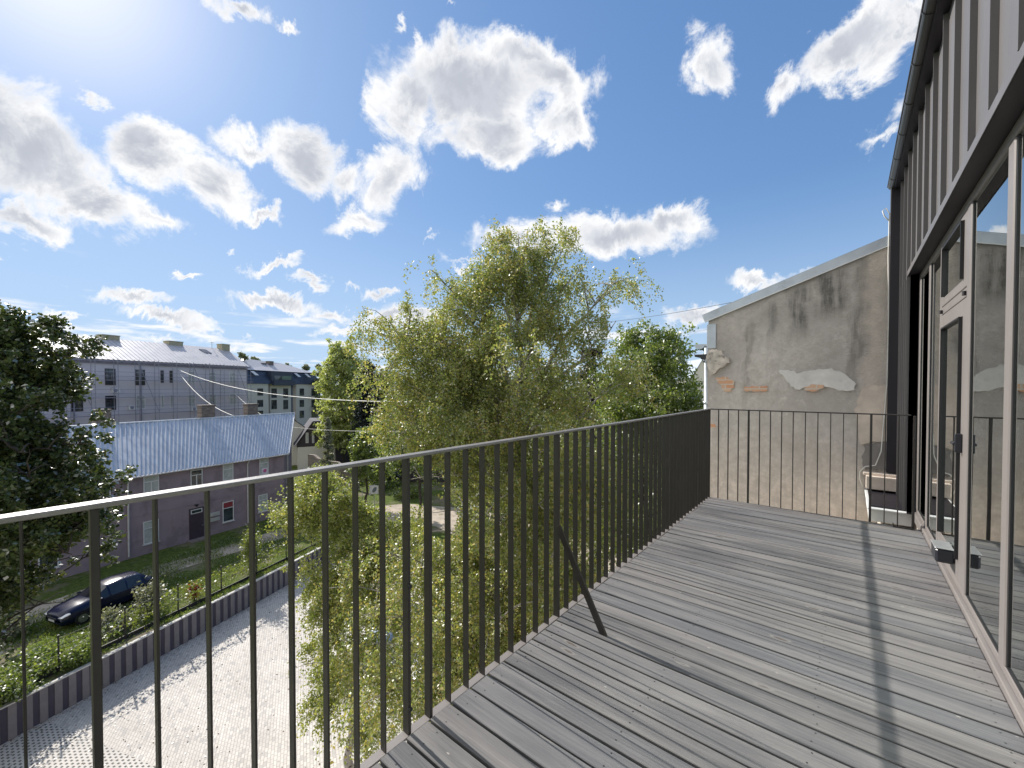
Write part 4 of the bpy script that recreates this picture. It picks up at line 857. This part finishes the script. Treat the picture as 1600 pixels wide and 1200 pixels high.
for xx in (.02, 8.45):
    mb = MB(); mb.tube([(xx, -.4, ze - .2), (xx, -.12, ze - .6), (xx, -.1, .2)], .055, 8); H.part('downpipe', mb, M['pipewhite'])
mb = MB(); mb.tube([(12.9, .75, ze - .4), (12.9, .8, .2)], .05, 8); H.part('downpipe', mb, M['pipewhite'])

# scaffolded building ----------------------------------------------
G = Bld('scaffolded_building', at(385, 572, 65), 20, ZG, 'long four-storey mauve-grey building with pale metal roof behind scaffolding', 'building')
ge = 4.74 - ZG; gr = 8.0 - ZG; gr = 7.75 - ZG
mb = MB(); mb.box(-40, 0, 0, 12, 0, ge); mb.add([(0, 0, ge), (0, 12, ge), (0.6, 6, gr - .1)], [(0, 1, 2)]); G.part('wall', mb, M['greywall'])
mb = MB(); corrug(mb, (-40, -.3, ge - .03), (.3, -.3, ge - .03), (1.2, 6, gr), (-40, 6, gr), 80, .04); corrug(mb, (-40, 12.3, ge - .03), (.3, 12.3, ge - .03), (1.2, 6, gr), (-40, 6, gr), 80, .04)
rf = G.part('roof', mb, M['greyroof']); mb = MB(); mb.box(-40, .3, -.4, -.18, ge - .3, ge - .1); mb.box(-40, 0.1, -.18, -.01, ge - .55, ge - .35); G.part('cornice', mb, M['scafdeck'])
chimney(G, 160, 187, 522, 5.6, M['ochre'], 2.2, 1.2); chimney(G, 264, 286, 532, 5.6, M['ochre'], 2.2, 1.2); chimney(G, 347, 359, 537, 5.2, M['ochre'], 2.4, 1.2)
def skylight(B_, u0, u1, v, y, z_, fy, m=M['winwhite']):
    xa, _ = B_.l(u0, v, y); xb, _ = B_.l(u1, v, y); mb = MB(); sl_ = (gr - ge) / 6.3
    mb.add([(xa, y, z_ + .08), (xb, y, z_ + .08), (xb, y + fy, z_ + .08 + sl_ * fy), (xa, y + fy, z_ + .08 + sl_ * fy), (xa, y, z_ - .1), (xb, y, z_ - .1), (xb, y + fy, z_ - .1 + sl_ * fy), (xa, y + fy, z_ - .1 + sl_ * fy)], [(0, 1, 2, 3), (0, 4, 5, 1), (1, 5, 6, 2), (2, 6, 7, 3), (3, 7, 4, 0)])
    return B_.part('skylight', mb, m)
skylight(G, 142, 154, 544, 4.0, ge + 4.3 * .478, 1.2); skylight(G, 320, 331, 554, 3.6, ge + 3.9 * .478, 1.3, M['mansard'])
cols = [(-17.7, -16.7, 'd'), (-14.7, -13.7, 'd'), (-11.95, -11.6, 'n'), (-10.9, -10.5, 'n'), (-8.66, -7.7, 'w'), (-5.8, -4.8, 'w'), (-2.8, -1.75, 'w'), (-20.7, -19.7, 'd'), (-23.7, -22.7, 'w'), (-26.7, -25.7, 'w')]
for ri, (zb, zt) in enumerate([(2.05, 3.65), (-1.25, .45), (-4.6, -2.9)]):
    for (xa, xb, kd) in cols:
        if kd == 'd' and ri == 0: zb_ = zb - .35
        else: zb_ = zb
        dk = (ri == 0 and kd in 'dn') or (kd == 'd' and xa < -16)
        G.window(xa, xb, zb_ - ZG, zt - ZG, '' if kd == 'n' else 'tv', frame=M['darkboard'] if dk else M['winwhite'], pane=M['pane'] if dk else M['paneblind'], fw=.08)
for (xa, zt) in [(-17.2, 1.35), (-15.6, -.75), (-8.4, -1.3)]:
    mb = MB(); mb.box(xa, xa + .8, -.4, -.01, zt - .55 - ZG, zt - ZG, .03); mb.k = 1
    mb.add([(xa + .3 + .2 * cos(q * pi / 8), -.405, zt - .28 - ZG + .2 * sin(q * pi / 8)) for q in range(16)][::-1], [tuple(range(16))]); G.part('air_conditioner', mb, [M['winwhite'], M['scaf']])
mb = MB(); xa, zt = G.l(331, 534, 5.8); mb.tube([(xa, 5.8, gr - .3), (xa, 5.8, zt)], .035, 5); mb.tube([(xa - .3, 5.8, zt - .1), (xa + .3, 5.8, zt - .1)], .03, 5); G.part('antenna', mb, M['steel'])
for (xa) in (-20.5, -5.3, -14.2):
    mb = MB(); mb.tube([(xa, -.12, ge - .4), (xa, -.12, .5)], .07, 6); G.part('downpipe', mb, M['scaf'])
# scaffolding in front of it
SC = empty('scaffolding', G.root.location, G.a + pi / 2, 'steel scaffolding with several board levels along the mauve-grey building', 'scaffolding')
for i in range(19):
    for yy in (-.5, -1.3):
        mb = MB(); x = -.3 - 2.1 * i; mb.tube([(x, yy, 0), (x, yy, ge + .1)], .035, 5); obj('upright', mb, M['scaf'], SC)
for k in range(7):
    z = 1.0 + 2.05 * k; mb = MB(); mb.box(-38.5, .2, -1.25, -.55, z, z + .06); obj('walkway', mb, M['scafdeck'], SC)
    for dz_ in (.5, 1.0):
        mb = MB(); mb.tube([(-38.5, -1.34, z + dz_), (.2, -1.34, z + dz_)], .03, 4); obj('guard_rail', mb, M['scaf'], SC)
for i in range(0, 18, 3):
    mb = MB(); x = -.3 - 2.1 * i; mb.tube([(x, -1.38, 9.2), (x - 2.1, -1.38, 15.2)], .03, 4); obj('diagonal', mb, M['scaf'], SC)

# modern cream block ------------------------------------------------
D2 = Bld('cream_apartment_block', at(393, 600, 105), 30, ZG, 'cream modern block with dark blue mansard roof and blue-grey strips', 'building')
mz = lambda v: D2.l(440, v)[1]
XM = lambda u: D2.l(u, 615)[0]
xl_ = XM(385); x1_, x2_, x3_, x4_, xe_ = XM(419.5), XM(425.5), XM(457.5), XM(463), XM(501)
zE = mz(600); zT = mz(580)
mb = MB(); mb.box(xl_, x1_, 0, 14, 0, zE); mb.box(x2_, x3_, .6, 14, 0, zE); mb.box(x4_, xe_, 0, 14, 0, zE); D2.part('wall', mb, M['cream'])
mb = MB(); mb.box(x1_, x2_, 1.2, 14, 0, zE); mb.box(x3_, x4_, 1.2, 14, 0, zE); D2.part('recess_panel', mb, M['bluestrip'])
mb = MB(); mb.add([(xl_ - .3, -.3, zE), (xe_ + .3, -.3, zE), (xe_ + .3, 14.3, zE), (xl_ - .3, 14.3, zE), (xl_ + 1, 1.6, zT), (xe_ - 1.2, 1.6, zT), (xe_ - 1.2, 13, zT), (xl_ + 1, 13, zT)], [(0, 1, 5, 4), (1, 2, 6, 5), (2, 3, 7, 6), (3, 0, 4, 7), (0, 3, 2, 1)])
mf = D2.part('mansard_roof', mb, M['mansard'])
mb = MB(); ax, bx = XM(424), XM(457); mb.box(ax, bx, -.1, 3, zE + .1, zT - .2); mb.k = 1; mb.box(ax + 1, bx - 4.5, -.13, -.101, zE + 1.2, zT - 1.3); mb.k = 2; mb.box(bx - 4.3, bx - .6, -.13, -.101, zE + 1.2, zT - 1.3); mb.k = 0
mb.box(ax, bx, -.9, -.15, zE - .4, zE + .9); D2.part('dormer', mb, [M['mansard'], M['pane'], mat('green_glass', (.10, .16, .12), .2)])
mb = MB(); q = mz(570); mb.add([(xl_ + .2, 1.2, zT), (xe_ - 1, 1.2, zT), (xe_ - 1, 13.4, zT), (xl_ + .2, 13.4, zT), (xl_ + 7, 7, q + 1.5), (xe_ - 9, 7, q + 1.0)], [(0, 1, 5, 4), (1, 2, 5), (2, 3, 4, 5), (3, 0, 4)]); D2.part('roof', mb, M['greyroof'])
for u0, u1, vt in ((410, 416.5, 567), (421, 427.5, 564)): chimney(D2, u0, u1, vt, 5, M['oldbrick'], 3.2, 1.2)
for u in (400, 467, 483):
    x = XM(u); mb = MB(); mb.add([(x, .55, zE + 2.2), (x + 1.3, .55, zE + 2.2), (x + .5, 1.45, zT - .3), (x - .7, 1.45, zT - .3)], [(0, 1, 2, 3)])
    for p in range(4): mb.v[p] = (mb.v[p][0], mb.v[p][1] - .42, mb.v[p][2]);
    D2.part('skylight', mb, M['winwhite'])
for (u0, u1, tall) in [(402, 411, 0), (427, 435.5, 1), (445.5, 453, 1), (468, 475, 0), (486.5, 496.5, 0)]:
    for (v0, v1) in ((607, 618), (625, 635.5), (642, 652.5)):
        if tall and v0 == 642: continue
        x0_, zt = D2.l(u0, v0); x1__, zb = D2.l(u1, v1 + (3.5 if tall else 0)); yy = .6 if tall else 0
        wn = D2.window(x0_, x1__, zb, zt, 'v', frame=M['darkboard'], fw=.12, y=yy, depth=.05)
# low dark house -----------------------------------------------------
E_ = Bld('boarded_cottage', at(466, 690, 62), -22, ZG, 'low dark boarded cottage with white lower wall and red brick chimney')
L_ = E_.l
def PX(u, v, y=0): return L_(u, v, y)
xa, za = PX(465, 688); xb, zb = PX(493, 704)
mb = MB(); zw = PX(480, 698)[1]; mb.box(xa, xa + 6.0, 0, 8, 0, zw); E_.part('lower_wall', mb, M['whitewall'])
zrd = PX(482, 659, 0)[1]; mb = MB(); mb.prism([(xa - .1, -.02, zw), (xa + 5.1, -.02, zw), (xa + 5.1, -.02, zw + 1.6), (xa + 3.4, -.02, zrd), (xa + 2.0, -.02, zrd), (xa - .1, -.02, zw + .4)], (0, .5, 0)); E_.part('boarded_gable', mb, M['darkboard'])
mb = MB(); mb.add([(xa - .5, -.3, zw + .1), (xa + 2.1, -.3, zrd + .1), (xa + 12.5, 3.2, zrd + .0), (xa + 12, -2.8, zw + .9), (xa + 3.3, -.3, zrd + .1), (xa + 5.4, -.3, zw + 1.2), (xa + 2.1, 9, zrd), (xa - .5, 9, zw)],
                 [(0, 1, 6, 7), (1, 4, 2, 6), (4, 5, 3, 2)]); rfE = E_.part('roof', mb, M['slate'])
mb = MB(); mb.box(xa + 5.2, xa + 12, -1.2, 5, 0, zw + 1.1); E_.part('side_wing', mb, M['darkboard'])
for (u0, u1) in ((477.5, 482), (487.5, 491)):
    x0_, zt = PX(u0, 676); x1__, zb = PX(u1, 692); E_.window(x0_, x1__, zb, zt, '', frame=M['winwhite'], pane=M['paneblind'], fw=.07, y=-.03)
chimney(E_, 530, 540, 642, 2.2, M['redbrick'], 1.7, .8)
# white shed between the mauve house and the cottage
E2 = Bld('white_shed', at(459, 690, 66), -10, ZG, 'small white gabled building between the mauve house and the boarded cottage')
xa, za = E2.l(457, 672); xb, _ = E2.l(479, 672); zt = E2.l(468, 655)[1]
mb = MB(); mb.prism([(xa - 2, 0, 0), (xb, 0, 0), (xb, 0, za + .1), (xb - 2.0, 0, zt), (xa - 2, 0, za + .5)], (0, 6, 0)); E2.part('wall', mb, M['whitewall'])
mb = MB(); mb.add([(xb + .25, -.25, za), (xb - 2.0, -.25, zt + .12), (xb - 2.0, 6.2, zt + .12), (xb + .25, 6.2, za)], [(0, 1, 2, 3)]); mb.add([(xa - 2, -.25, za + .6), (xb - 2.0, -.25, zt + .12), (xb - 2.0, 6.2, zt + .12), (xa - 2, 6.2, za + .6)], [(3, 2, 1, 0)]); E2.part('roof', mb, M['greyroof'])
# far white gable at the right
E3 = Bld('white_gabled_house', at(1095, 600, 46), -55, ZG, 'white gable end peeping out left of the plastered wall')
xa, _ = E3.l(1083, 600); xm, zt = E3.l(1097, 562); xb, _ = E3.l(1112, 600); ze3 = E3.l(1083, 590)[1]
mb = MB(); mb.prism([(xa, 0, 0), (xb, 0, 0), (xb, 0, ze3), (xm, 0, zt), (xa, 0, ze3)], (0, 8, 0)); E3.part('wall', mb, M['whitewall'])
mb = MB(); mb.add([(xm, -.15, zt + .08), (xb + .3, -.15, ze3 - .1), (xb + .3, 8, ze3 - .1), (xm, 8, zt + .08)], [(0, 1, 2, 3)]); mb.add([(xm, -.15, zt + .08), (xa - .3, -.15, ze3 - .1), (xa - .3, 8, ze3 - .1), (xm, 8, zt + .08)], [(3, 2, 1, 0)]); E3.part('roof', mb, M['zinc'])
# grey garage glimpsed behind trees
E4 = Bld('grey_garage', at(572, 740, 54), -50, ZG, 'low dark shed in the shade behind the round sign')
mb = MB(); mb.box(0, 15, 0, 4, 0, 2.9); E4.part('wall', mb, M['darkboard']); mb = MB(); mb.box(-.2, 15.2, -.3, 4.2, 2.9, 3.02); E4.part('roof', mb, M['slate'])

# stone wall ruin
A_ = onz(562, 766, ZG); B_ = onz(462, 735, ZG); B_ = A_ + (B_ - A_) * .72
sw = empty('stone_wall', A_, 0, 'old rough masonry wall at the end of the garden track', 'wall'); d = (B_ - A_)[:2]; L = np.linalg.norm(d); d /= L; n_ = np.array([-d[1], d[0]]) * .4
mb = MB(); tops = [2.6, 2.7, 2.5, 2.9, 2.8, 3.0, 2.7, 3.1, 3.0]
for i in range(8):
    a = d * L * i / 8; b = d * L * (i + 1) / 8
    mb.add([(*a, 0), (*b, 0), (*(b + n_), 0), (*(a + n_), 0), (*a, tops[i]), (*b, tops[i + 1]), (*(b + n_), tops[i + 1]), (*(a + n_), tops[i])], [(0, 1, 5, 4), (1, 2, 6, 5), (2, 3, 7, 6), (3, 0, 4, 7), (4, 5, 6, 7)])
obj('masonry', mb, M['stonewall'], sw)

# ------------------------------------------------------------------ retaining wall, fence, vines
rw = empty('retaining_wall', (WALLP[1][0], WALLP[1][1], ZP), 0, 'low retaining wall of alternating dark and light panels beside the paved yard', 'wall')
ox, oy = WALLP[1]
pan = MB(); cap = MB(); acc = 0
for (a, b) in zip(WALLP[:-1], WALLP[1:]):
    a = np.array(a); b = np.array(b); L = np.linalg.norm(b - a); d = (b - a) / L; n_ = np.array([-d[1], d[0]]); s = 0
    while s < L - .01:
        w0 = .24 if int(round(acc)) % 2 else .21; e = min(L, s + w0); dark = int(round(acc)) % 2 == 0; off = .0 if dark else -.035
        pan.k = 0 if dark else 1; p, q = a + d * s, a + d * e
        def c3(v, o, z): return (v[0] + n_[0] * o - ox, v[1] + n_[1] * o - oy, z)
        pan.add([c3(p, off, 0), c3(q, off, 0), c3(q, .2, 0), c3(p, .2, 0), c3(p, off, 1.40), c3(q, off, 1.40), c3(q, .2, 1.40), c3(p, .2, 1.40)], [(0, 1, 5, 4), (1, 2, 6, 5), (2, 3, 7, 6), (3, 0, 4, 7)])
        s = e; acc += 1
    cap.prism([c3(a, -.05, 1.40), c3(b, -.05, 1.40), c3(b, .14, 1.40), c3(a, .14, 1.40)], (0, 0, .05))
obj('panels', pan, [M['retain'], M['retain2']], rw); obj('coping', cap, M['cap'], rw)
for (u, v) in ((85, 1090), (188, 1037), (269, 993)):
    p = onz(u, v, ZP + .8); i = min(range(len(WALLP) - 1), key=lambda k: abs(WALLP[k][1] - p[1])); 
# north retaining edge
nw = empty('retaining_wall', (-34.2, 21.4, ZP), 0, 'low wall closing the paved yard behind the birches', 'wall'); mb = MB(); mb.box(0, 34.7, 0, .2, 0, 1.42); obj('panels', mb, M['retain2'], nw)
fe = empty('wire_fence', (WALLP[1][0], WALLP[1][1], ZG), 0, 'black wire garden fence with overgrown wires behind the low retaining wall', 'fence')
def fline(s):
    acc = 0
    for (a, b) in zip(WALLP[:-1], WALLP[1:]):
        a = np.array(a); b = np.array(b); L = np.linalg.norm(b - a)
        if s <= acc + L or b[1] > 21: d = (b - a) / L; n_ = np.array([-d[1], d[0]]); return a + d * (s - acc) + n_ * .75
        acc += L
fp = [fline(s) for s in np.arange(1.0, 29, 2.45)]
for p in fp:
    mb = MB(); mb.box(p[0] - ox - .03, p[0] - ox + .03, p[1] - oy - .03, p[1] - oy + .03, 0, 1.6, .006); mb.box(p[0] - ox - .035, p[0] - ox + .035, p[1] - oy - .035, p[1] - oy + .035, 1.6, 1.62); obj('fence_post', mb, M['fencepost'], fe)
for z in (.15, .75, 1.45):
    mb = MB(); mb.tube([(p[0] - ox, p[1] - oy, z) for p in fp], .008, 4); obj('wire', mb, M['fencepost'], fe)
mb = MB()
for a, b in zip(fp[:-1], fp[1:]):
    d = (b - a); d /= np.linalg.norm(d); n_ = np.array([-d[1], d[0]]) * .02; mb.prism([(a[0] - ox - n_[0], a[1] - oy - n_[1], .0), (b[0] - ox - n_[0], b[1] - oy - n_[1], .0), (b[0] - ox + n_[0], b[1] - oy + n_[1], .0), (a[0] - ox + n_[0], a[1] - oy + n_[1], .0)], (0, 0, .2))
obj('base_board', mb, M['fencepost'], fe)
rs = np.random.RandomState(77)
def vine(i0, i1, label, dens=260, z=(1.3, .8), leaf=M['lightleaf']):
    r = empty('climbing_vine', (fp[i0][0], fp[i0][1], ZG), 0, label, 'climbing plant', 'vines on the garden fence'); o = np.array([fp[i0][0], fp[i0][1], 0]); P = []; st = MB()
    for zz in z:
        pts = []
        for i in range(i0, i1):
            for t in np.linspace(0, 1, 8, endpoint=False):
                q = fp[i] * (1 - t) + fp[i + 1] * t; pts.append(np.array([q[0], q[1], zz - .12 * sin(pi * t) + rs.normal() * .02]) - o)
        st.tube(pts, .012, 4)
        for p in pts:
            n = int(dens / 16); P.append(p + rs.normal(size=(n, 3)) * np.array([.12, .12, .09]))
    obj('stem', st, M['bark'], r); leafmesh('foliage', np.concatenate(P), .12, leaf, r, rs, .8)
vine(2, 4, 'thick leafy vine on the fence beside the navy car', 300, (1.15, .7), M['midleaf']); vine(4, 6, 'yellow-green vine in two strands on the fence behind the low wall', 300)
vine(6, 8, 'vine on the fence near the slender sapling', 300)
def bush(u, v, r_, h, leaf, label, name='shrub', n=2500, ls=.12, z=ZG, seed=0, cat='shrub', group=None):
    rr = np.random.RandomState(seed + 100); p = onz(u, v, z); rt = empty(name, p, 0, label, cat, group); st = MB(); P = []
    for k in range(9):
        a = rr.uniform(0, 2 * pi); q = np.array([cos(a) * r_ * rr.uniform(.2, .8), sin(a) * r_ * rr.uniform(.2, .8), h * rr.uniform(.5, 1)]); c = curve_pts((0, 0, 0), q, .1, 6, rr); st.tube(c, [.03, .025, .02, .015, .01, .006], 5)
        m = n // 9; s = rr.normal(size=(m, 3)) * np.array([r_ * .28, r_ * .28, h * .17]); P.append(s + q * rr.uniform(.55, 1.0, (m, 1)))
    P = np.concatenate(P); P = P[P[:, 2] > .02]; obj('stem', st, M['bark'], rt); leafmesh('foliage', P, ls, leaf, rt, rr, .7); return rt
bush(238, 955, .75, 1.5, M['greyleaf'], 'pale grey-green shrub right behind the fence post beside the navy car', seed=1)
bush(178, 985, .8, .9, M['greyleaf'], 'silvery leafed shrub in front of the navy car', seed=2, n=3500)
bush(60, 1045, 1.2, .6, M['midleaf'], 'low dark green shrub in the lower left corner behind the wall', seed=3, n=4000)
bush(393, 893, .6, 3.0, M['lightleaf'], 'slender sapling behind the low wall in the sun', 'sapling', seed=4, n=1800, cat='sapling')
bush(304, 937, .35, .9, M['redleaf'], 'small red-leaved bush at the foot of the fence', seed=5, n=500)
bush(175, 868, .9, 1.2, M['midleaf'], 'flowering bush at the foot of the mauve house wall', seed=6, n=2500)
bush(215, 862, .8, .9, M['midleaf'], 'second low bush against the mauve house wall', seed=7, n=2000)
bush(5, 1000, .8, 1.1, M['greyleaf'], 'bush with white blossom at the left picture edge', seed=8, n=1500, ls=.14)
bush(120, 1035, .7, .55, M['midleaf'], 'leafy shrub between the navy car and the low wall', seed=9, n=2500)
bush(10, 1095, .8, .6, M['midleaf'], 'leafy shrub above the leftmost stretch of the low wall', seed=10, n=2600)
bush(640, 775, 1.8, 1.1, M['lightleaf'], 'sunlit low bush right of the square road sign', seed=11, n=2600, ls=.16)
bush(600, 762, 2.2, .9, M['midleaf'], 'shaded low bush behind the square road sign', seed=12, n=2600, ls=.16)
# grass: short blades over the garden strip
rs = np.random.RandomState(12); P = []
Np = 90000; q = rs.uniform(0, 1, (Np, 2)); yy = -4 + q[:, 0] * 27; xw = np.interp(yy, [p[1] for p in WALLP], [p[0] for p in WALLP]); xx = xw - .3 - q[:, 1] ** 1.2 * 9.5
keep = (np.sin(xx * 1.3 + yy * .7) + np.sin(yy * 1.9 - xx * .6) + rs.normal(size=Np) * .8) > -.5
P = np.stack([xx, yy, np.full(Np, ZG + .02)], 1)[keep]
P[:, 2] += rs.uniform(0, .04, len(P))
gm = leafmesh('grass', P, .13, M['grassleaf'], None, rs, .25, hang=-1.2); tag(gm, 'patchy grass over the garden strip', 'grass', kind='stuff')

rs = np.random.RandomState(15); q = rs.uniform(0, 1, (2200, 2)); yy = -3 + q[:, 0] * 22; xw = np.interp(yy, [p[1] for p in WALLP], [p[0] for p in WALLP])
P = np.stack([xw + .1 + q[:, 1] ** 2.2 * 14, yy, np.full(2200, ZP + .012)], 1)
tag(leafmesh('fallen_leaves', P, .07, M['brownleaf'], None, rs, .7, flat=.93, hang=0), 'fallen brown leaves scattered over the paved yard', 'fallen leaves', kind='stuff')
# ------------------------------------------------------------------ cars
def car(loc, rz, paint, label, L=4.3, Wd=1.78, Ht=1.5, group=None, plate=True):
    r = empty('parked_car', loc, rz, label, 'car', group); hw = Wd / 2
    # stations: x, bottom z, belt z, top z, half width, roof half width, kind
    st = [(0, .38, .60, .66, .62, .45), (.06, .26, .66, .76, .76, .6), (.35, .22, .74, .88, .86, .70), (.9, .2, .84, .97, .89, .74), (1.25, .2, .90, 1.02, .89, .76), (1.30, .2, .91, 1.04, .89, .74),
          (1.95, .2, .93, 1.42, .89, .60), (2.05, .2, .93, 1.45, .89, .60), (2.75, .2, .94, 1.5, .89, .60), (2.83, .2, .94, 1.5, .89, .60), (3.50, .22, .95, 1.46, .88, .58), (3.60, .22, .96, 1.44, .88, .57), (4.12, .28, .97, 1.02, .85, .62), (4.22, .32, .92, .96, .80, .6), (4.3, .42, .72, .76, .72, .55)]
    fx, fy, fz = L / 4.3, Wd / 1.78, Ht / 1.5; sec = []
    for (x, zb, zl, zt, w0, wr) in st:
        x *= fx; half = [(w0 * .93 * fy, zb * fz), (w0 * fy, (zb + .18) * fz), (w0 * 1.0 * fy, (zl - .16) * fz), (w0 * .955 * fy, zl * fz), (wr * fy, zt * fz), (wr * .55 * fy, (zt + .03) * fz)]
        sec.append([(x, -a, b) for a, b in half] + [(x, 0, (zt + .04) * fz)] + [(x, a, b) for a, b in half[::-1]])
    n = 13; body = MB(); gl = {'windscreen': MB(), 'rear_window': MB(), 'side_window': MB()}; side2 = MB()
    for i in range(len(sec) - 1):
        for k in range(n - 1):
            f = [sec[i][k], sec[i][k + 1], sec[i + 1][k + 1], sec[i + 1][k]]; tgt = body
            if i == 5 and 4 <= k <= 7: tgt = gl['windscreen']
            if i == 11 and 4 <= k <= 7: tgt = gl['rear_window']
            if k in (3, 8) and i in (5, 7, 9): tgt = gl['side_window'] if k == 3 else side2
            if k in (3, 8) and i in (11,): tgt = body
            tgt.add(f, [(0, 1, 2, 3)])
    body.add(sec[0], [tuple(range(n))]); body.add(sec[-1], [tuple(range(n))[::-1]])
    for i in range(len(sec) - 1): body.add([sec[i][0], sec[i + 1][0], sec[i + 1][-1], sec[i][-1]], [(0, 1, 2, 3)])
    bd = obj('body', body, paint, r)
    me = bd.data; import bmesh; bm = bmesh.new(); bm.from_mesh(me); bmesh.ops.remove_doubles(bm, verts=bm.verts, dist=.002); bmesh.ops.recalc_face_normals(bm, faces=bm.faces); bm.to_mesh(me); bm.free()
    for p in me.polygons: p.use_smooth = True
    for k, g in gl.items(): obj(k, g, M['carglass'], r)
    obj('side_window', side2, M['carglass'], r)
    for wx in (.82 * fx, 3.42 * fx):
        for sy in (-1, 1):
            m_ = MB(); y0, y1 = sy * (hw - .2), sy * (hw + .012); m_.tube([(wx, y0, .32), (wx, y1, .32)], .32, 20); wl = obj('wheel', m_, M['tyre'], r)
            m_ = MB(); m_.tube([(wx, sy * (hw + .013), .32), (wx, sy * (hw + .024), .32)], .21, 14); obj('rim', m_, M['rim'], wl)
    for sy in (-1, 1):
        m_ = MB(); m_.add([(.07 * fx, sy * .50, .60), (.05, sy * .72, .64), (.36, sy * .85, .74), (.38, sy * .66, .79), (.12, sy * .5, .70), (.02, sy * .46, .62)], [(0, 1, 2, 3, 4)])
        m_ = MB(); m_.prism([(.03, sy * .48, .62), (.05, sy * .77, .64), (.34, sy * .885, .75), (.36, sy * .80, .80), (.10, sy * .5, .745)], (-.03, sy * .008, .02)); obj('headlight', m_, M['lamp'], r)
        m_ = MB(); m_.box(1.45 * fx, 1.6 * fx, min(sy * hw, sy * (hw + .2)), max(sy * hw, sy * (hw + .2)), .92, 1.06, .03); obj('wing_mirror', m_, paint, r)
        m_ = MB(); m_.box(4.2 * fx, 4.32 * fx, min(sy * .55, sy * .8), max(sy * .55, sy * .8), .74, .9, .02); obj('tail_light', m_, M['red'], r)
    m_ = MB(); m_.box(-.02, .02, -.4, .4, .52, .62, .01); obj('grille', m_, M['blackbox'], r)
    if plate: m_ = MB(); m_.box(-.035, -.021, -.26, .26, .42, .52); obj('number_plate', m_, M['plate'], r)
    return r
pf = np.array([-31.75, 1.35]); pr_ = np.array([-33.15, 5.3]); d = pr_ - pf; ang = math.atan2(d[1], d[0])
car((pf[0], pf[1], ZG), ang, M['carblue'], 'dark navy car parked under the trees in the garden')
for (u, v, rz, m_, lab) in [(572, 1040, radians(110), 'carsilver', 'silver car with dark windows under the birch, leftmost in the yard'), (655, 1110, radians(110), 'carwhite', 'white car parked in the yard under the tall birch, nearest of the three'), (728, 1025, radians(110), 'carwhite', 'white car deepest under the tall birch branches')]:
    p = onz(u, v, ZP); car((p[0], p[1], ZP), rz, M[m_], lab, group='cars parked in the yard under the birch')
p = at(505, 655, 95); car((p[0], p[1], ZG), 1.0, M['carblue'], 'dark car on the street right of the cream block')

# ------------------------------------------------------------------ sign, lamp, antenna, cables
p = onz(585, 806, ZG); sg = empty('road_sign', p, YAW, 'small square faded sign with a dark oval on a thin pole', 'sign'); mb = MB(); mb.tube([(0, 0, 0), (0, 0, 3.1)], .03, 8); obj('pole', mb, M['steel'], sg)
mb = MB(); mb.box(-.36, .42, -.06, -.03, 2.15, 2.98, .01); pl_ = obj('sign_plate', mb, M['signpl'], sg)
mb = MB(); mb.add([(.04 + .19 * cos(q * pi / 10) + .12 * sin(q * pi / 10), -.064, 2.56 + .28 * sin(q * pi / 10)) for q in range(20)], [tuple(range(20))]); obj('emblem', mb, M['signgrey'], pl_)
mb = MB(); mb.box(-.44, -.38, -.05, .35, 2.0, 2.95, .01); obj('second_plate', mb, M['signpl'], sg)
p = at(515, 652, 88); zt = at(515, 630, 88)[2] - p[2]; lp = empty('street_lamp', (p[0], p[1], ZG), YAW, 'slim street lamp right of the cream block', 'street lamp')
hL = at(515, 634, 88)[2] - ZG; mb = MB(); mb.tube([(0, 0, 0), (0, 0, hL), (-.4, 0, hL + .5), (-.7, 0, hL + .55)], [.09, .06, .05, .05], 8); obj('pole', mb, M['steel'], lp); mb = MB(); mb.box(-1.2, -.6, -.15, .15, hL + .5, hL + .68, .05); obj('lamp_head', mb, M['winwhite'], lp)
p = at(588, 731, 44); an = empty('rooftop_antenna', (p[0], p[1], ZG), YAW, 'white aerial with short cross bars on a mast in front of the shaded shed', 'antenna')
h_ = p[2] - ZG; mb = MB(); mb.tube([(.75, 0, 0), (.75, 0, h_)], .02, 6); mb.tube([(.75, 0, h_), (-1.6, 0, h_ + .25)], .025, 6); obj('mast', mb, M['steel'], an)
mb = MB()
for k in range(5):
    x = -.5 - .28 * k; z = h_ + .13 + .03 * k; mb.tube([(x - .35, -.25, z - .35), (x + .2, .25, z + .12)], .03, 5)
obj('cross_bars', mb, M['whitewall'], an)
def cable(name, a, b, sag, label, r=.02, m=M['cable'], n=24):
    a = np.array(a); b = np.array(b); mb = MB(); mb.tube([a + (b - a) * t - np.array([0, 0, 4 * sag * t * (1 - t)]) for t in np.linspace(0, 1, n)], r, 5); return tag(obj(name, mb, m, smooth=True), label, 'cable', 'overhead cables')
cable('overhead_cable', at(275, 576, 56), at(690, 628, 22), 1.2, 'pale thick cable from the scaffolded building across to the birches', .028)
cable('overhead_cable', at(277, 578, 56), at(366, 650, 38), .9, 'pale cable dropping steeply from the scaffolded building to the tin roof', .024)
cable('overhead_cable', at(366, 614, 60), at(412, 650, 44), .2, 'short pale cable reaching the last chimney of the tin roof', .016)
cable('overhead_cable', at(455, 667, 50), at(700, 672, 24), .25, 'thin pale cable in front of the boarded cottage', .013)
cable('overhead_cable', at(950, 503, 30), at(1300, 440, 14), .15, 'thin dark cable rising from the birch to the plastered wall', .012, M['fencepost'])
cable('overhead_cable', at(940, 520, 60), at(1110, 514, 40), .5, 'faint high wire low over the green tree at the right', .018, M['scaf'])
